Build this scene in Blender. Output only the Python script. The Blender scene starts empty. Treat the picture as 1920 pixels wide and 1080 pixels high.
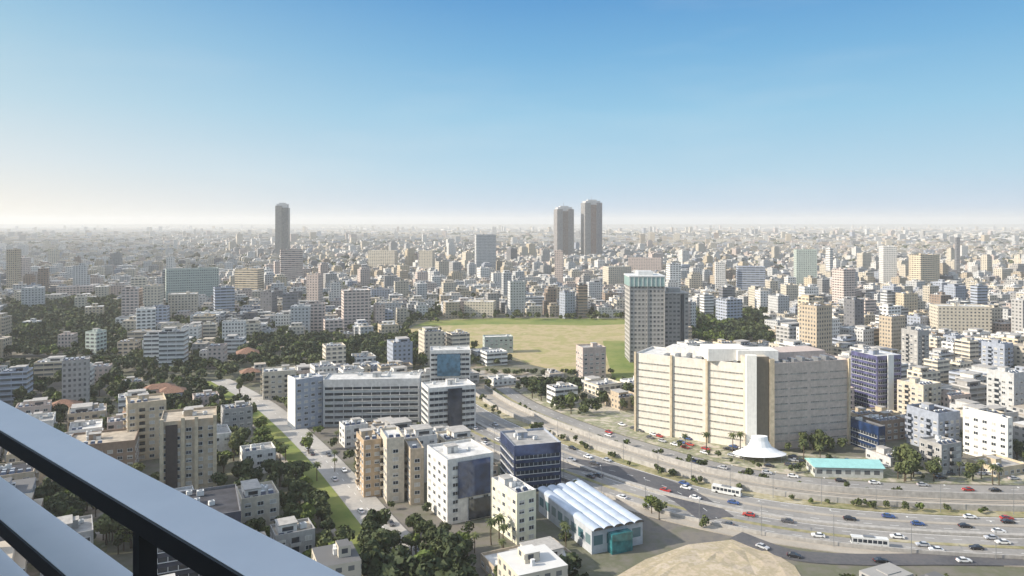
import bpy, math, random
import numpy as np
from mathutils import Vector, Matrix
R = math.radians
rnd = random.Random(11)
nrs = np.random.RandomState(5)
sc = bpy.context.scene
COL = sc.collection

# ------------------------------------------------------------------ camera, sky, sun, exposure
CAMH = 110.0; F = 1371.0; HOR = 418.0
cam = bpy.data.cameras.new('camera'); camo = bpy.data.objects.new('camera', cam); COL.objects.link(camo)
camo.location = (0, 0, CAMH); camo.rotation_euler = (R(90), 0, 0)
cam.sensor_width = 36; cam.lens = F / 1920 * 36; cam.shift_y = -(540 - HOR) / 1920
cam.clip_start = 0.05; cam.clip_end = 90000
sc.camera = camo
SUN_AZ = -100.0; SUN_EL = 29.0
w = bpy.data.worlds.new('World'); sc.world = w; w.use_nodes = True
nt = w.node_tree; bgn = nt.nodes['Background']
sky = nt.nodes.new('ShaderNodeTexSky'); sky.sky_type = 'NISHITA'; sky.sun_disc = False
sky.sun_elevation = R(SUN_EL); sky.sun_rotation = R(SUN_AZ); sky.altitude = 100
sky.air_density = 1.15; sky.dust_density = 0.9; sky.ozone_density = 3.0
SKYX = 6.67; EXPO = 1.45
def skyramp(stops):
    r = nt.nodes.new('ShaderNodeValToRGB'); e = r.color_ramp.elements
    while len(e) < len(stops): e.new(.5)
    for k, (p, c) in enumerate(stops):
        e[k].position = p; e[k].color = (*[v * 1.0 for v in c], 1)
    return r
tcn = nt.nodes.new('ShaderNodeTexCoord'); sxyz = nt.nodes.new('ShaderNodeSeparateXYZ'); nt.links.new(tcn.outputs['Generated'], sxyz.inputs[0])
def wm(op, a, b, cl=False):
    n = nt.nodes.new('ShaderNodeMath'); n.operation = op; n.use_clamp = cl
    for i, v in enumerate((a, b)):
        if isinstance(v, (int, float)): n.inputs[i].default_value = v
        else: nt.links.new(v, n.inputs[i])
    return n.outputs[0]
zz = wm('MULTIPLY', sxyz.outputs[2], 2.5, True)
ra = skyramp([(0, (.62, .67, .74)), (.05, (.53, .66, .80)), (.16, (.44, .66, .81)), (.36, (.30, .58, .79)), (.56, (.18, .45, .73)), (.74, (.11, .34, .66))])
rb = skyramp([(0, (.95, .89, .76)), (.07, (.86, .84, .78)), (.18, (.72, .79, .82)), (.36, (.52, .70, .80)), (.56, (.37, .60, .76)), (.74, (.23, .48, .72))])
nt.links.new(zz, ra.inputs[0]); nt.links.new(zz, rb.inputs[0])
def wmix(f, a, b, mode='MIX'):
    n = nt.nodes.new('ShaderNodeMix'); n.data_type = 'RGBA'; n.blend_type = mode
    for so, v in ((n.inputs[0], f), (n.inputs[6], a), (n.inputs[7], b)):
        if isinstance(v, (int, float)): so.default_value = v
        elif isinstance(v, tuple): so.default_value = (*v, 1)
        else: nt.links.new(v, so)
    return n.outputs[2]
warm = wm('MULTIPLY', wm('ADD', wm('MULTIPLY', sxyz.outputs[0], -1.0), .05), 1.55, True)
warm = wm('POWER', warm, 1.5)
low = wmix(warm, ra.outputs[0], rb.outputs[0]); low = wmix(1.0, low, (SKYX / EXPO,) * 3, 'MULTIPLY')
wn_ = nt.nodes.new('ShaderNodeTexNoise'); wn_.inputs['Scale'].default_value = 2.2; wn_.inputs['Detail'].default_value = 5
mpn = nt.nodes.new('ShaderNodeMapping'); mpn.inputs['Scale'].default_value = (1, 1, 6); nt.links.new(tcn.outputs['Generated'], mpn.inputs[0]); nt.links.new(mpn.outputs[0], wn_.inputs['Vector'])
low = wmix(wm('MULTIPLY', wm('SUBTRACT', wn_.outputs[0], .52), .5, True), low, (4.2, 4.2, 4.1))
hi = wm('MULTIPLY', wm('SUBTRACT', sxyz.outputs[2], .34), 4.0, True)
hs = nt.nodes.new('ShaderNodeHueSaturation'); hs.inputs['Saturation'].default_value = .45; hs.inputs['Value'].default_value = 1.6; nt.links.new(sky.outputs[0], hs.inputs['Color'])
nt.links.new(wmix(hi, low, hs.outputs[0]), bgn.inputs[0]); bgn.inputs[1].default_value = 0.15
sl = bpy.data.lights.new('sun', 'SUN'); sl.energy = 4.6; sl.angle = R(0.5); sl.color = (1.0, 0.90, 0.76)
slo = bpy.data.objects.new('sun', sl); COL.objects.link(slo)
sdir = Vector((math.sin(R(SUN_AZ)) * math.cos(R(SUN_EL)), math.cos(R(SUN_AZ)) * math.cos(R(SUN_EL)), math.sin(R(SUN_EL))))
slo.rotation_euler = sdir.to_track_quat('Z', 'Y').to_euler(); slo.location = sdir * 400
sc.view_settings.view_transform = 'Standard'; sc.view_settings.look = 'None'
sc.view_settings.exposure = math.log2(EXPO); sc.view_settings.gamma = 1.0
sc.cycles.max_bounces = 5; sc.cycles.volume_bounces = 1; sc.cycles.transparent_max_bounces = 4

def at(px, py, z=0.0):
    Y = (CAMH - z) * F / (py - HOR); return ((px - 960) / F * Y, Y)
def proj(x, y, z=0.0):
    return (960 + F * x / y, HOR + F * (CAMH - z) / y)

# ------------------------------------------------------------------ materials
def newmat(name):
    m = bpy.data.materials.new(name); m.use_nodes = True
    return m, m.node_tree.nodes, m.node_tree.links, m.node_tree.nodes['Principled BSDF']
def mathn(N, L, op, a, b=None, c=None):
    n = N.new('ShaderNodeMath'); n.operation = op
    for i, v in enumerate((a, b, c)):
        if v is None: continue
        if isinstance(v, (int, float)): n.inputs[i].default_value = v
        else: L.new(v, n.inputs[i])
    return n.outputs[0]
def mixc(N, L, fac, a, b, mode='MIX'):
    n = N.new('ShaderNodeMix'); n.data_type = 'RGBA'; n.blend_type = mode
    for s, v in ((n.inputs[0], fac), (n.inputs[6], a), (n.inputs[7], b)):
        if isinstance(v, (int, float)): s.default_value = v
        elif isinstance(v, tuple): s.default_value = (*v[:3], 1)
        else: L.new(v, s)
    return n.outputs[2]
def noise(N, L, scale, detail=4, co=None, rough=.55):
    n = N.new('ShaderNodeTexNoise'); n.inputs['Scale'].default_value = scale; n.inputs['Detail'].default_value = detail
    n.inputs['Roughness'].default_value = rough
    if co is not None: L.new(co, n.inputs['Vector'])
    return n.outputs[0]
def ramp(N, L, x, stops):
    n = N.new('ShaderNodeValToRGB'); L.new(x, n.inputs[0]); e = n.color_ramp.elements
    while len(e) < len(stops): e.new(.5)
    for k, (p, c) in enumerate(stops): e[k].position = p; e[k].color = (*c, 1)
    return n.outputs[0]
def geo_pos(N): return N.new('ShaderNodeNewGeometry').outputs['Position']
MC = {}
def plain(name, col, rough=.85, var=.18, scale=.6, metal=0.0, spec=.3, streak=True):
    if name in MC: return MC[name]
    m, N, L, P = newmat(name)
    co = geo_pos(N)
    f = noise(N, L, scale, 5, co)
    mp = N.new('ShaderNodeMapping'); mp.inputs['Scale'].default_value = (1.6, 1.6, .12); L.new(co, mp.inputs[0])
    g = noise(N, L, 1.0, 4, mp.outputs[0])
    lo = tuple(c * (1 - var * 1.3) for c in col); hi = tuple(min(.9, c * (1 + var * .6)) for c in col)
    c = ramp(N, L, f, [(.3, lo), (.7, hi)])
    if streak: c = mixc(N, L, mathn(N, L, 'MULTIPLY', mathn(N, L, 'SUBTRACT', g, .45), 1.0), c, tuple(x * .55 for x in col))
    L.new(c, P.inputs['Base Color']); P.inputs['Roughness'].default_value = rough; P.inputs['Metallic'].default_value = metal
    P.inputs['Specular IOR Level'].default_value = spec
    MC[name] = m; return m
def windows(name, col, pu=3.4, wu=.5, pv=3.1, hv=.48, glass=(.03, .04, .055), attr=None, stripe=None):
    """wall with rows of windows, UV in metres"""
    if name in MC: return MC[name]
    m, N, L, P = newmat(name)
    uv = N.new('ShaderNodeUVMap'); uv.uv_map = 'UVMap'; s = N.new('ShaderNodeSeparateXYZ'); L.new(uv.outputs[0], s.inputs[0])
    u = mathn(N, L, 'DIVIDE', s.outputs[0], pu); v = mathn(N, L, 'DIVIDE', s.outputs[1], pv)
    fu = mathn(N, L, 'FRACT', u); fv = mathn(N, L, 'FRACT', v)
    mu = mathn(N, L, 'LESS_THAN', mathn(N, L, 'ABSOLUTE', mathn(N, L, 'SUBTRACT', fu, .5)), wu / 2)
    mv = mathn(N, L, 'LESS_THAN', mathn(N, L, 'ABSOLUTE', mathn(N, L, 'SUBTRACT', fv, .55)), hv / 2)
    mask = mathn(N, L, 'MULTIPLY', mu, mv)
    mask = mathn(N, L, 'MULTIPLY', mask, mathn(N, L, 'GREATER_THAN', s.outputs[1], .2))
    cb = N.new('ShaderNodeCombineXYZ'); L.new(mathn(N, L, 'FLOOR', u), cb.inputs[0]); L.new(mathn(N, L, 'FLOOR', v), cb.inputs[1])
    oi = N.new('ShaderNodeObjectInfo'); L.new(oi.outputs['Random'], cb.inputs[2])
    wn = N.new('ShaderNodeTexWhiteNoise'); L.new(cb.outputs[0], wn.inputs[0])
    co = geo_pos(N); f = noise(N, L, .5, 5, co)
    if attr:
        a = N.new('ShaderNodeVertexColor'); a.layer_name = attr; base = a.outputs[0]
        base = mixc(N, L, mathn(N, L, 'MULTIPLY', f, .5), base, mixc(N, L, .5, base, (.1, .09, .08)))
    else:
        base = ramp(N, L, f, [(.3, tuple(c * .8 for c in col)), (.7, tuple(min(.9, c * 1.08) for c in col))])
    if stripe: base = mixc(N, L, mathn(N, L, 'GREATER_THAN', fv, 1 - stripe), base, tuple(min(.9, c * 1.35 + .05) for c in col))
    gl = mixc(N, L, mathn(N, L, 'MULTIPLY', wn.outputs[0], .55), glass, (.35, .34, .31))
    L.new(mixc(N, L, mask, base, gl), P.inputs['Base Color'])
    L.new(mathn(N, L, 'SUBTRACT', .85, mathn(N, L, 'MULTIPLY', mask, .65)), P.inputs['Roughness'])
    P.inputs['Specular IOR Level'].default_value = .4
    MC[name] = m; return m
def glassy(name, col, rough=.08):
    if name in MC: return MC[name]
    m, N, L, P = newmat(name)
    co = geo_pos(N); f = noise(N, L, .35, 3, co)
    L.new(ramp(N, L, f, [(.35, tuple(c * .6 for c in col)), (.65, tuple(c * 1.3 for c in col))]), P.inputs['Base Color'])
    P.inputs['Roughness'].default_value = rough; P.inputs['Metallic'].default_value = .25; P.inputs['Specular IOR Level'].default_value = .8
    MC[name] = m; return m
PAL = {'cream': (.56, .50, .40), 'white': (.66, .64, .60), 'grey': (.36, .35, .335), 'tan': (.46, .38, .28),
       'pinkish': (.52, .43, .38), 'dark grey': (.17, .17, .18), 'bluish grey': (.33, .36, .42), 'sandy': (.54, .45, .32),
       'brown': (.28, .21, .16), 'pale green': (.42, .47, .42), 'light grey': (.50, .50, .49)}
def wplain(c): return plain('painted_wall_' + c.replace(' ', '_'), PAL[c])
def wwin(c, k):
    p = [(3.4, .46, 3.1, .45, None), (4.2, .62, 3.2, .5, .16), (2.6, .5, 3.1, .5, None), (6.0, .94, 3.3, .42, .12)][k]
    return windows('window_wall_%s_%d' % (c.replace(' ', '_'), k), PAL[c], p[0], p[1], p[2], p[3], stripe=p[4])
M_glass = glassy('window_glass', (.035, .045, .06))
M_frame = plain('white_frame', (.62, .62, .60), .6, .08)
ROOFS = {'white': plain('whitewashed_roof', (.60, .59, .56), .9, .25, .35), 'grey': plain('concrete_roof', (.36, .35, .33), .95, .3, .3),
         'tan': plain('gravel_roof', (.44, .38, .30), .95, .3, .3), 'dark': plain('shaded_bitumen_roof', (.06, .06, .068), .9, .35, .3)}  # bitumen tone deepened to carry shade on the lower left office
M_tile = plain('clay_tile_roof', (.27, .155, .105), .85, .35, 1.2)
M_tank = plain('white_tank', (.70, .71, .71), .5, .1)
M_solar = glassy('solar_glass', (.02, .035, .07), .12)
M_metal = plain('grey_metal', (.30, .31, .32), .5, .15, metal=.6)
M_conc = plain('concrete', (.40, .38, .35), .9, .2)
M_trunk = plain('bark', (.10, .075, .05), .95, .3, 3)
M_black = plain('black_paint', (.02, .02, .022), .4, .1)

def leafmat(name, a, b):
    m, N, L, P = newmat(name)
    oi = N.new('ShaderNodeObjectInfo'); co = geo_pos(N)
    f = noise(N, L, .9, 3, co); g = mathn(N, L, 'ADD', mathn(N, L, 'MULTIPLY', f, .7), mathn(N, L, 'MULTIPLY', oi.outputs['Random'], .35))
    L.new(ramp(N, L, g, [(.3, a), (.75, b)]), P.inputs['Base Color'])
    P.inputs['Roughness'].default_value = .7; P.inputs['Specular IOR Level'].default_value = .2
    try: P.inputs['Subsurface Weight'].default_value = 0
    except Exception: pass
    return m
M_leaf = [leafmat('leaf_dark', (.028, .042, .018), (.075, .09, .035)), leafmat('leaf_mid', (.05, .066, .024), (.12, .135, .05)),
          leafmat('leaf_bright', (.06, .09, .02), (.14, .17, .04))]

def groundmat(name, cols, s1=.02, s2=.3, rough=.95):
    m, N, L, P = newmat(name); co = geo_pos(N)
    a = noise(N, L, s1, 5, co); b = noise(N, L, s2, 5, co)
    f = mathn(N, L, 'ADD', mathn(N, L, 'MULTIPLY', a, .65), mathn(N, L, 'MULTIPLY', b, .35))
    n = len(cols); L.new(ramp(N, L, f, [(.34 + .32 * k / (n - 1), c) for k, c in enumerate(cols)]), P.inputs['Base Color'])
    P.inputs['Roughness'].default_value = rough; P.inputs['Specular IOR Level'].default_value = .2
    return m
M_ground = groundmat('city_ground', [(.10, .10, .10), (.17, .155, .135), (.12, .125, .08), (.21, .19, .16)], .012, .2)
M_lot = groundmat('plot_ground', [(.30, .28, .25), (.09, .11, .045), (.24, .20, .15), (.36, .33, .29), (.10, .11, .05)], .03, .15)
M_asph = groundmat('asphalt', [(.07, .07, .08), (.10, .10, .105), (.13, .12, .12)], .05, .8)
M_asphl = groundmat('worn_asphalt', [(.19, .185, .18), (.25, .24, .225), (.30, .285, .265)], .05, .8)
M_ball = groundmat('ballast', [(.30, .27, .23), (.40, .36, .30)], .1, 1.0)
M_verge = groundmat('verge', [(.12, .14, .05), (.28, .25, .14), (.42, .38, .28)], .05, .4)
M_field = groundmat('dry_grass', [(.22, .24, .085), (.35, .30, .15), (.29, .27, .11), (.40, .32, .19), (.34, .29, .15), (.27, .26, .10), (.41, .345, .20)], .03, .10)
M_green = groundmat('lawn', [(.10, .15, .035), (.17, .20, .055), (.23, .23, .08)], .03, .2)
M_sand = groundmat('sandy_soil', [(.34, .28, .20), (.46, .39, .30), (.34, .29, .19), (.46, .38, .28), (.33, .28, .2)], .09, .7)
M_mark = plain('road_paint', (.75, .75, .72), .7, .1)

# ------------------------------------------------------------------ mesh builder
class MB:
    def __init__(s): s.v = []; s.f = []; s.m = []; s.uv = []
    def quad(s, pts, mi=0, uv=None):
        n = len(s.v); s.v += [tuple(p) for p in pts]; s.f.append(tuple(range(n, n + len(pts)))); s.m.append(mi)
        s.uv += uv if uv else [(0, 0)] * len(pts)
    def box(s, x0, x1, y0, y1, z0, z1, mi=0, mt=None, bottom=True):
        P = lambda x, y, z: (x, y, z); h = z1 - z0; a = x1 - x0; b = y1 - y0; mt = mi if mt is None else mt
        s.quad([P(x0, y0, z0), P(x1, y0, z0), P(x1, y0, z1), P(x0, y0, z1)], mi, [(0, 0), (a, 0), (a, h), (0, h)])
        s.quad([P(x1, y0, z0), P(x1, y1, z0), P(x1, y1, z1), P(x1, y0, z1)], mi, [(0, 0), (b, 0), (b, h), (0, h)])
        s.quad([P(x1, y1, z0), P(x0, y1, z0), P(x0, y1, z1), P(x1, y1, z1)], mi, [(0, 0), (a, 0), (a, h), (0, h)])
        s.quad([P(x0, y1, z0), P(x0, y0, z0), P(x0, y0, z1), P(x0, y1, z1)], mi, [(0, 0), (b, 0), (b, h), (0, h)])
        s.quad([P(x0, y0, z1), P(x1, y0, z1), P(x1, y1, z1), P(x0, y1, z1)], mt)
        if bottom: s.quad([P(x0, y1, z0), P(x1, y1, z0), P(x1, y0, z0), P(x0, y0, z0)], mi)
    def tube(s, p, q, r0, r1, n=8, mi=0, cap=True):
        p = Vector(p); q = Vector(q); d = (q - p).normalized(); a = d.orthogonal().normalized(); b = d.cross(a)
        A = [p + (a * math.cos(2 * math.pi * k / n) + b * math.sin(2 * math.pi * k / n)) * r0 for k in range(n)]
        B = [q + (a * math.cos(2 * math.pi * k / n) + b * math.sin(2 * math.pi * k / n)) * r1 for k in range(n)]
        for k in range(n):
            j = (k + 1) % n; s.quad([A[k], A[j], B[j], B[k]], mi)
        if cap: s.quad(A[::-1], mi); s.quad(B, mi)
    def mesh(s, name, mats):
        me = bpy.data.meshes.new(name); me.from_pydata(s.v, [], s.f)
        for m in (mats if isinstance(mats, (list, tuple)) else [mats]): me.materials.append(m)
        me.polygons.foreach_set('material_index', s.m)
        u = me.uv_layers.new(name='UVMap'); u.data.foreach_set('uv', [c for t in s.uv for c in t])
        me.update(); return me
    def build(s, name, mats, parent=None, loc=(0, 0, 0), rz=0):
        return inst(name, s.mesh(name, mats), parent, loc, rz)
def inst(name, me, parent=None, loc=(0, 0, 0), rz=0, scale=None):
    o = bpy.data.objects.new(name, me); COL.objects.link(o); o.location = loc; o.rotation_euler = (0, 0, rz)
    if scale: o.scale = scale
    if parent: o.parent = parent
    return o
def tag(o, label, cat, group=None):
    o['label'] = label; o['category'] = cat
    if group: o['group'] = group
    return o
def thing(name, label, cat, loc=(0, 0, 0), rz=0, group=None):
    o = bpy.data.objects.new(name, None); COL.objects.link(o); o.location = loc; o.rotation_euler = (0, 0, rz)
    o.empty_display_size = 1; return tag(o, label, cat, group)
def struct(o): o['kind'] = 'structure'; return o

# shared small meshes
def _p(fn, name, mats):
    mb = MB(); fn(mb); return mb.mesh(name, mats)
def f_win(mb):   # 1x1 window in XZ plane, facing -Y
    for b in ((-.5, -.44, -.5, .5), (.44, .5, -.5, .5), (-.44, .44, .44, .5), (-.44, .44, -.5, -.44), (-.02, .02, -.44, .44)):
        mb.box(b[0], b[1], -.10, .02, b[2], b[3], 1)
    mb.box(-.44, .44, -.05, .0, -.44, .44, 0)
    mb.box(-.56, .56, -.16, .0, -.56, -.503, 1)
ME_win = _p(f_win, 'window', [M_glass, M_frame])
M_blind = plain('roller_blind', (.46, .44, .40), .7, .1); M_tint = glassy('tinted_glass', (.27, .25, .22), .3)
def f_wblind(mb): f_win(mb); mb.box(-.44, .44, -.08, -.0505, -.05, .44, 2)
def f_wshut(mb): f_win(mb); mb.box(-.44, .44, -.08, -.0505, -.44, .44, 2)
WINS = [ME_win, ME_win, _p(f_wblind, 'window', [M_glass, M_frame, M_blind]), _p(f_wshut, 'window', [M_glass, M_frame, M_blind])]
def f_bandw(mb):
    mb.box(-.5, .5, -.06, .0, -.5, .5, 0)
    for k in range(11): x = -.5 + k * .1; mb.box(x - .003, x + .003, -.1, -.0605, -.5, .5, 1)
    mb.box(-.5, .5, -.45, .0, -.58, -.503, 1)
ME_band = _p(f_bandw, 'window_band', [M_glass, M_frame])
def f_balc(mb):
    mb.box(-1.7, 1.7, -1.3, .0, -.16, 0, 0); mb.box(-1.7, 1.7, -1.3, -1.18, .003, 1.0, 0)
    mb.box(-1.7, -1.58, -1.177, .0, .003, 1.0, 0); mb.box(1.58, 1.7, -1.177, .0, .003, 1.0, 0)
    mb.box(-1.2, 1.2, -.04, .0, .1, 2.3, 1)
ME_tband = _p(f_bandw, 'window_band', [M_tint, M_frame])
ME_balc = {c: _p(f_balc, 'balcony', [wplain(c), M_glass]) for c in PAL}
def f_tank(mb):
    mb.tube((-.7, 0, 1.2), (.7, 0, 1.2), .34, .34, 12)
    for x in (-.45, .45):
        mb.box(x - .04, x + .04, -.25, -.18, 0, 1.0, 1); mb.box(x - .04, x + .04, .18, .25, 0, 1.0, 1)
ME_tank = _p(f_tank, 'water_tank', [M_tank, M_metal])
def f_sol(mb):
    mb.quad([(-.9, -1.0, .25), (.9, -1.0, .25), (.9, .7, 1.15), (-.9, .7, 1.15)], 0)
    mb.quad([(-.9, .7, 1.09), (.9, .7, 1.09), (.9, -1.0, .19), (-.9, -1.0, .19)], 1)
    for x in (-.8, .8): mb.box(x - .03, x + .03, .6, .66, 0, 1.05, 1); mb.box(x - .03, x + .03, -.97, -.9, 0, .2, 1)
ME_sol = _p(f_sol, 'solar_panel', [M_solar, M_metal])
def f_ac(mb):
    mb.box(-.7, .7, -.5, .5, .15, 1.2, 0); mb.box(-.6, .6, -.4, .4, 0, .147, 1); mb.tube((0, 0, 1.2), (0, 0, 1.32), .38, .36, 12, 1)
ME_ac = _p(f_ac, 'air_conditioner', [M_frame, M_metal])
def f_stair(mb):
    mb.box(-2.2, 2.2, -1.7, 1.7, 0, 2.5, 0); mb.box(-2.4, 2.4, -1.9, 1.9, 2.503, 2.7, 1); mb.box(-.5, .5, -1.76, -1.703, .05, 2.1, 2)
ME_stair = {c: _p(f_stair, 'stair_house', [wplain(c), M_conc, M_metal]) for c in PAL}

# ------------------------------------------------------------------ footprints and sight lines kept free
FOOT = []      # (cx, cy, w, d, rot)
SIGHT = []     # (px0, px1, py_limit, Y)  nothing nearer may rise above py_limit
POLY = []
def corners(cx, cy, w_, d_, rot, m=0):
    c, s = math.cos(rot), math.sin(rot); a = w_ / 2 + m; b = d_ / 2 + m
    return [(cx + x * c - y * s, cy + x * s + y * c) for x, y in ((-a, -b), (a, -b), (a, b), (-a, b))]
def sat(A, B):
    for P in (A, B):
        for i in (0, 1):
            ex = P[i + 1][0] - P[i][0]; ey = P[i + 1][1] - P[i][1]; nx, ny = -ey, ex
            a = [x * nx + y * ny for x, y in A]; b = [x * nx + y * ny for x, y in B]
            if max(a) < min(b) or max(b) < min(a): return False
    return True
def inpoly(x, y, poly):
    r = False; j = len(poly) - 1
    for i in range(len(poly)):
        xi, yi = poly[i]; xj, yj = poly[j]
        if (yi > y) != (yj > y) and x < (xj - xi) * (y - yi) / (yj - yi) + xi: r = not r
        j = i
    return r
def blocked(x, y, w_, d_, rot, m=1.5):
    c = corners(x, y, w_, d_, rot, m)
    for p in POLY:
        if inpoly(x, y, p) or any(inpoly(a, b, p) for a, b in c): return True
    for q in FOOT:
        if abs(q[0] - x) + abs(q[1] - y) < w_ + d_ + q[2] + q[3] and sat(c, q[5]): return True
    return False
def addfoot(x, y, w_, d_, rot): FOOT.append((x, y, w_, d_, rot, corners(x, y, w_, d_, rot)))
def limit_h(x, y, r, h, ymin=None):
    """largest height here that keeps the sight lines"""
    p0 = 960 + F * (x - r) / y; p1 = 960 + F * (x + r) / y
    for s in SIGHT:
        if y < s[3] and p1 > s[0] and p0 < s[1]:
            h = min(h, CAMH - (s[2] - HOR) * y / F)
    return h

# ------------------------------------------------------------------ building maker
def make_roof(root, w_, d_, h, wc, rc, items, par=.9, rnd=rnd, near=True):
    mb = MB(); a = w_ / 2; b = d_ / 2; t = .3
    mb.quad([(-a + t, -b + t, h), (a - t, -b + t, h), (a - t, b - t, h), (-a + t, b - t, h)], 0)
    o = [(-a, -b), (a, -b), (a, b), (-a, b)]; i = [(-a + t, -b + t), (a - t, -b + t), (a - t, b - t), (-a + t, b - t)]
    for k in range(4):
        j = (k + 1) % 4; H = h + par
        mb.quad([(*o[k], H), (*o[j], H), (*i[j], H), (*i[k], H)], 1)
        mb.quad([(*i[k], H), (*i[j], H), (*i[j], h), (*i[k], h)], 1)
    rf = mb.build('roof', [ROOFS[rc], wplain(wc)], root)
    if 'stair' in items and min(w_, d_) > 7:
        inst('stair_house', ME_stair[wc], rf, (rnd.uniform(-a * .4, a * .4), rnd.uniform(0, b * .35), h), rnd.choice((0, math.pi / 2)))
    n = items.get('tanks', 0)
    for k in range(n):
        x = -a + 2.2 + (k % 5) * 2.7; y = -b + 2.4 + (k // 5) * 3
        if x < a - 1.5:
            inst('water_tank', ME_tank, rf, (x, y + 1.1, h)); inst('solar_panel', ME_sol, rf, (x, y, h))
    for k in range(items.get('ac', 0)):
        s = rnd.uniform(.8, 1.6); inst('air_conditioner', ME_ac, rf, (rnd.uniform(-a + 2, a - 2), rnd.uniform(-b * .2, b - 2), h), rnd.uniform(0, .3), (s, s, s))
    return rf
def geo_windows(root, w_, d_, h, rot, wc, kind, balc, cap=90, cx=0, cy=0, fh=3.1, mesh=None):
    """window objects on the faces turned to the viewer"""
    faces = []
    for k, (L_, D_) in enumerate(((w_, d_), (d_, w_), (w_, d_), (d_, w_))):
        a = rot + k * math.pi / 2; n = (math.sin(a), -math.cos(a))   # outward normal world
        if n[0] * -(cx + n[0] * D_ / 2) + n[1] * -(cy + n[1] * D_ / 2) > 3: faces.append((k, L_, D_))
    nf = max(1, int((h - .3) / fh))
    if kind == 'band':
        for k, L_, D_ in faces:
            lr = k * math.pi / 2; n = Vector((math.sin(lr), -math.cos(lr), 0))
            for f in range(nf):
                p = n * (D_ / 2); inst('window_band', ME_band, root, (p.x, p.y, (f + .6) * fh), lr, (L_ - 1.4, 1, fh * .46))
        return
    pitch = 3.5
    while sum(max(1, int(L_ / pitch)) for _, L_, _ in faces) * nf > cap: pitch += .4
    for k, L_, D_ in faces:
        lr = k * math.pi / 2; n = Vector((math.sin(lr), -math.cos(lr), 0)); t = Vector((math.cos(lr), math.sin(lr), 0))
        nb = max(1, int(L_ / pitch)); pp = L_ / nb
        for b in range(nb):
            isb = balc and nb > 2 and b % 3 == (1 if nb < 5 else 0)
            for f in range(nf):
                p = n * (D_ / 2) + t * (-L_ / 2 + (b + .5) * pp)
                if isb and f > 0: inst('balcony', ME_balc[wc], root, (p.x, p.y, f * fh + .35), lr)
                else: inst('window', mesh or rnd.choice(WINS), root, (p.x, p.y, f * fh + 1.75), lr, (min(pp * .55, 2.2), 1, 1.45))
def building(name, label, cat, x, y, w_, d_, h, rot, wc='cream', rc='grey', style=0, near=False, balc=False, kind='win',
             items=None, group=None, hip=False, wallmat=None, par=.9, foot=True, cap=90):
    root = thing(name, label, cat, (x, y, 0), rot, group)
    a = w_ / 2; b = d_ / 2; mb = MB(); H = h + (0 if hip else par)
    for (p, q, L_) in (((-a, -b), (a, -b), w_), ((a, -b), (a, b), d_), ((a, b), (-a, b), w_), ((-a, b), (-a, -b), d_)):
        mb.quad([(*p, 0), (*q, 0), (*q, H), (*p, H)], 0, [(0, 0), (L_, 0), (L_, H), (0, H)])
    mb.build('walls', wallmat or (wplain(wc) if near else wwin(wc, style)), root)
    if hip:
        mb = MB(); o = .6; rh = min(a, b) * .55; r = max(a - b, 0); r2 = max(b - a, 0); e = h - .05
        c = [(-a - o, -b - o, e), (a + o, -b - o, e), (a + o, b + o, e), (-a - o, b + o, e)]
        if a >= b: g = [(-r, 0, e + rh), (r, 0, e + rh)]; fs = [[c[0], c[1], g[1], g[0]], [c[1], c[2], g[1]], [c[2], c[3], g[0], g[1]], [c[3], c[0], g[0]]]
        else: g = [(0, -r2, e + rh), (0, r2, e + rh)]; fs = [[c[0], c[1], g[0]], [c[1], c[2], g[1], g[0]], [c[2], c[3], g[1]], [c[3], c[0], g[0], g[1]]]
        for f in fs: mb.quad(f, 0)
        mb.quad(c[::-1], 1)
        rf = mb.build('roof', [M_tile, wplain(wc)], root)
        inst('water_tank', ME_tank, rf, (a * .3, 0, e + rh * .3))
    else:
        make_roof(root, w_, d_, h, wc, rc, items or {}, par)
    if near: geo_windows(root, w_, d_, h, rot, wc, kind, balc, cap, x, y)
    if group and not hip and rnd.random() < .45 and min(w_, d_) > 9:
        mb = MB(); pw = w_ * rnd.uniform(.4, .6); pd = d_ * rnd.uniform(.5, .7); ox = rnd.choice((-1, 1)) * (w_ - pw) * .3
        mb.box(ox - pw / 2, ox + pw / 2, -pd / 2, pd / 2, h + .005, h + 2.9); mb.box(ox - pw / 2 - .25, ox + pw / 2 + .25, -pd / 2 - .25, pd / 2 + .25, h + 2.905, h + 3.15, 1)
        mb.box(ox - pw * .3, ox + pw * .3, -pd / 2 - .05, -pd / 2 - .003, h + .9, h + 2.2, 2); mb.build('penthouse', [wplain(rnd.choice((wc, 'white'))), M_conc, M_glass], root)
    if foot: addfoot(x, y, w_, d_, rot)
    return root
def fit(px0, px1, pyb, pyt, depth, rot):
    """footprint whose picture spans px0..px1, nearest ground point on pyb, top edge at pyt"""
    cx, cy = at((px0 + px1) / 2, pyb); cy += depth / 2; w_ = (px1 - px0) / F * cy
    for _ in range(60):
        c = [proj(*q) for q in corners(cx, cy, w_, depth, rot)]
        l = min(p[0] for p in c); r = max(p[0] for p in c); b = max(p[1] for p in c)
        cy *= 1 + (b - pyb) / (pyb - HOR) * .5; cx += ((px0 + px1) / 2 - (l + r) / 2) / F * cy * .6
        w_ = max(4, w_ + ((px1 - px0) - (r - l)) / F * cy * .6)
    ny = min(q[1] for q in corners(cx, cy, w_, depth, rot))
    return cx, cy, w_, CAMH - (pyt - HOR) * ny / F
LM = []   # landmarks for wording: (phrase, px, py)

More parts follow.
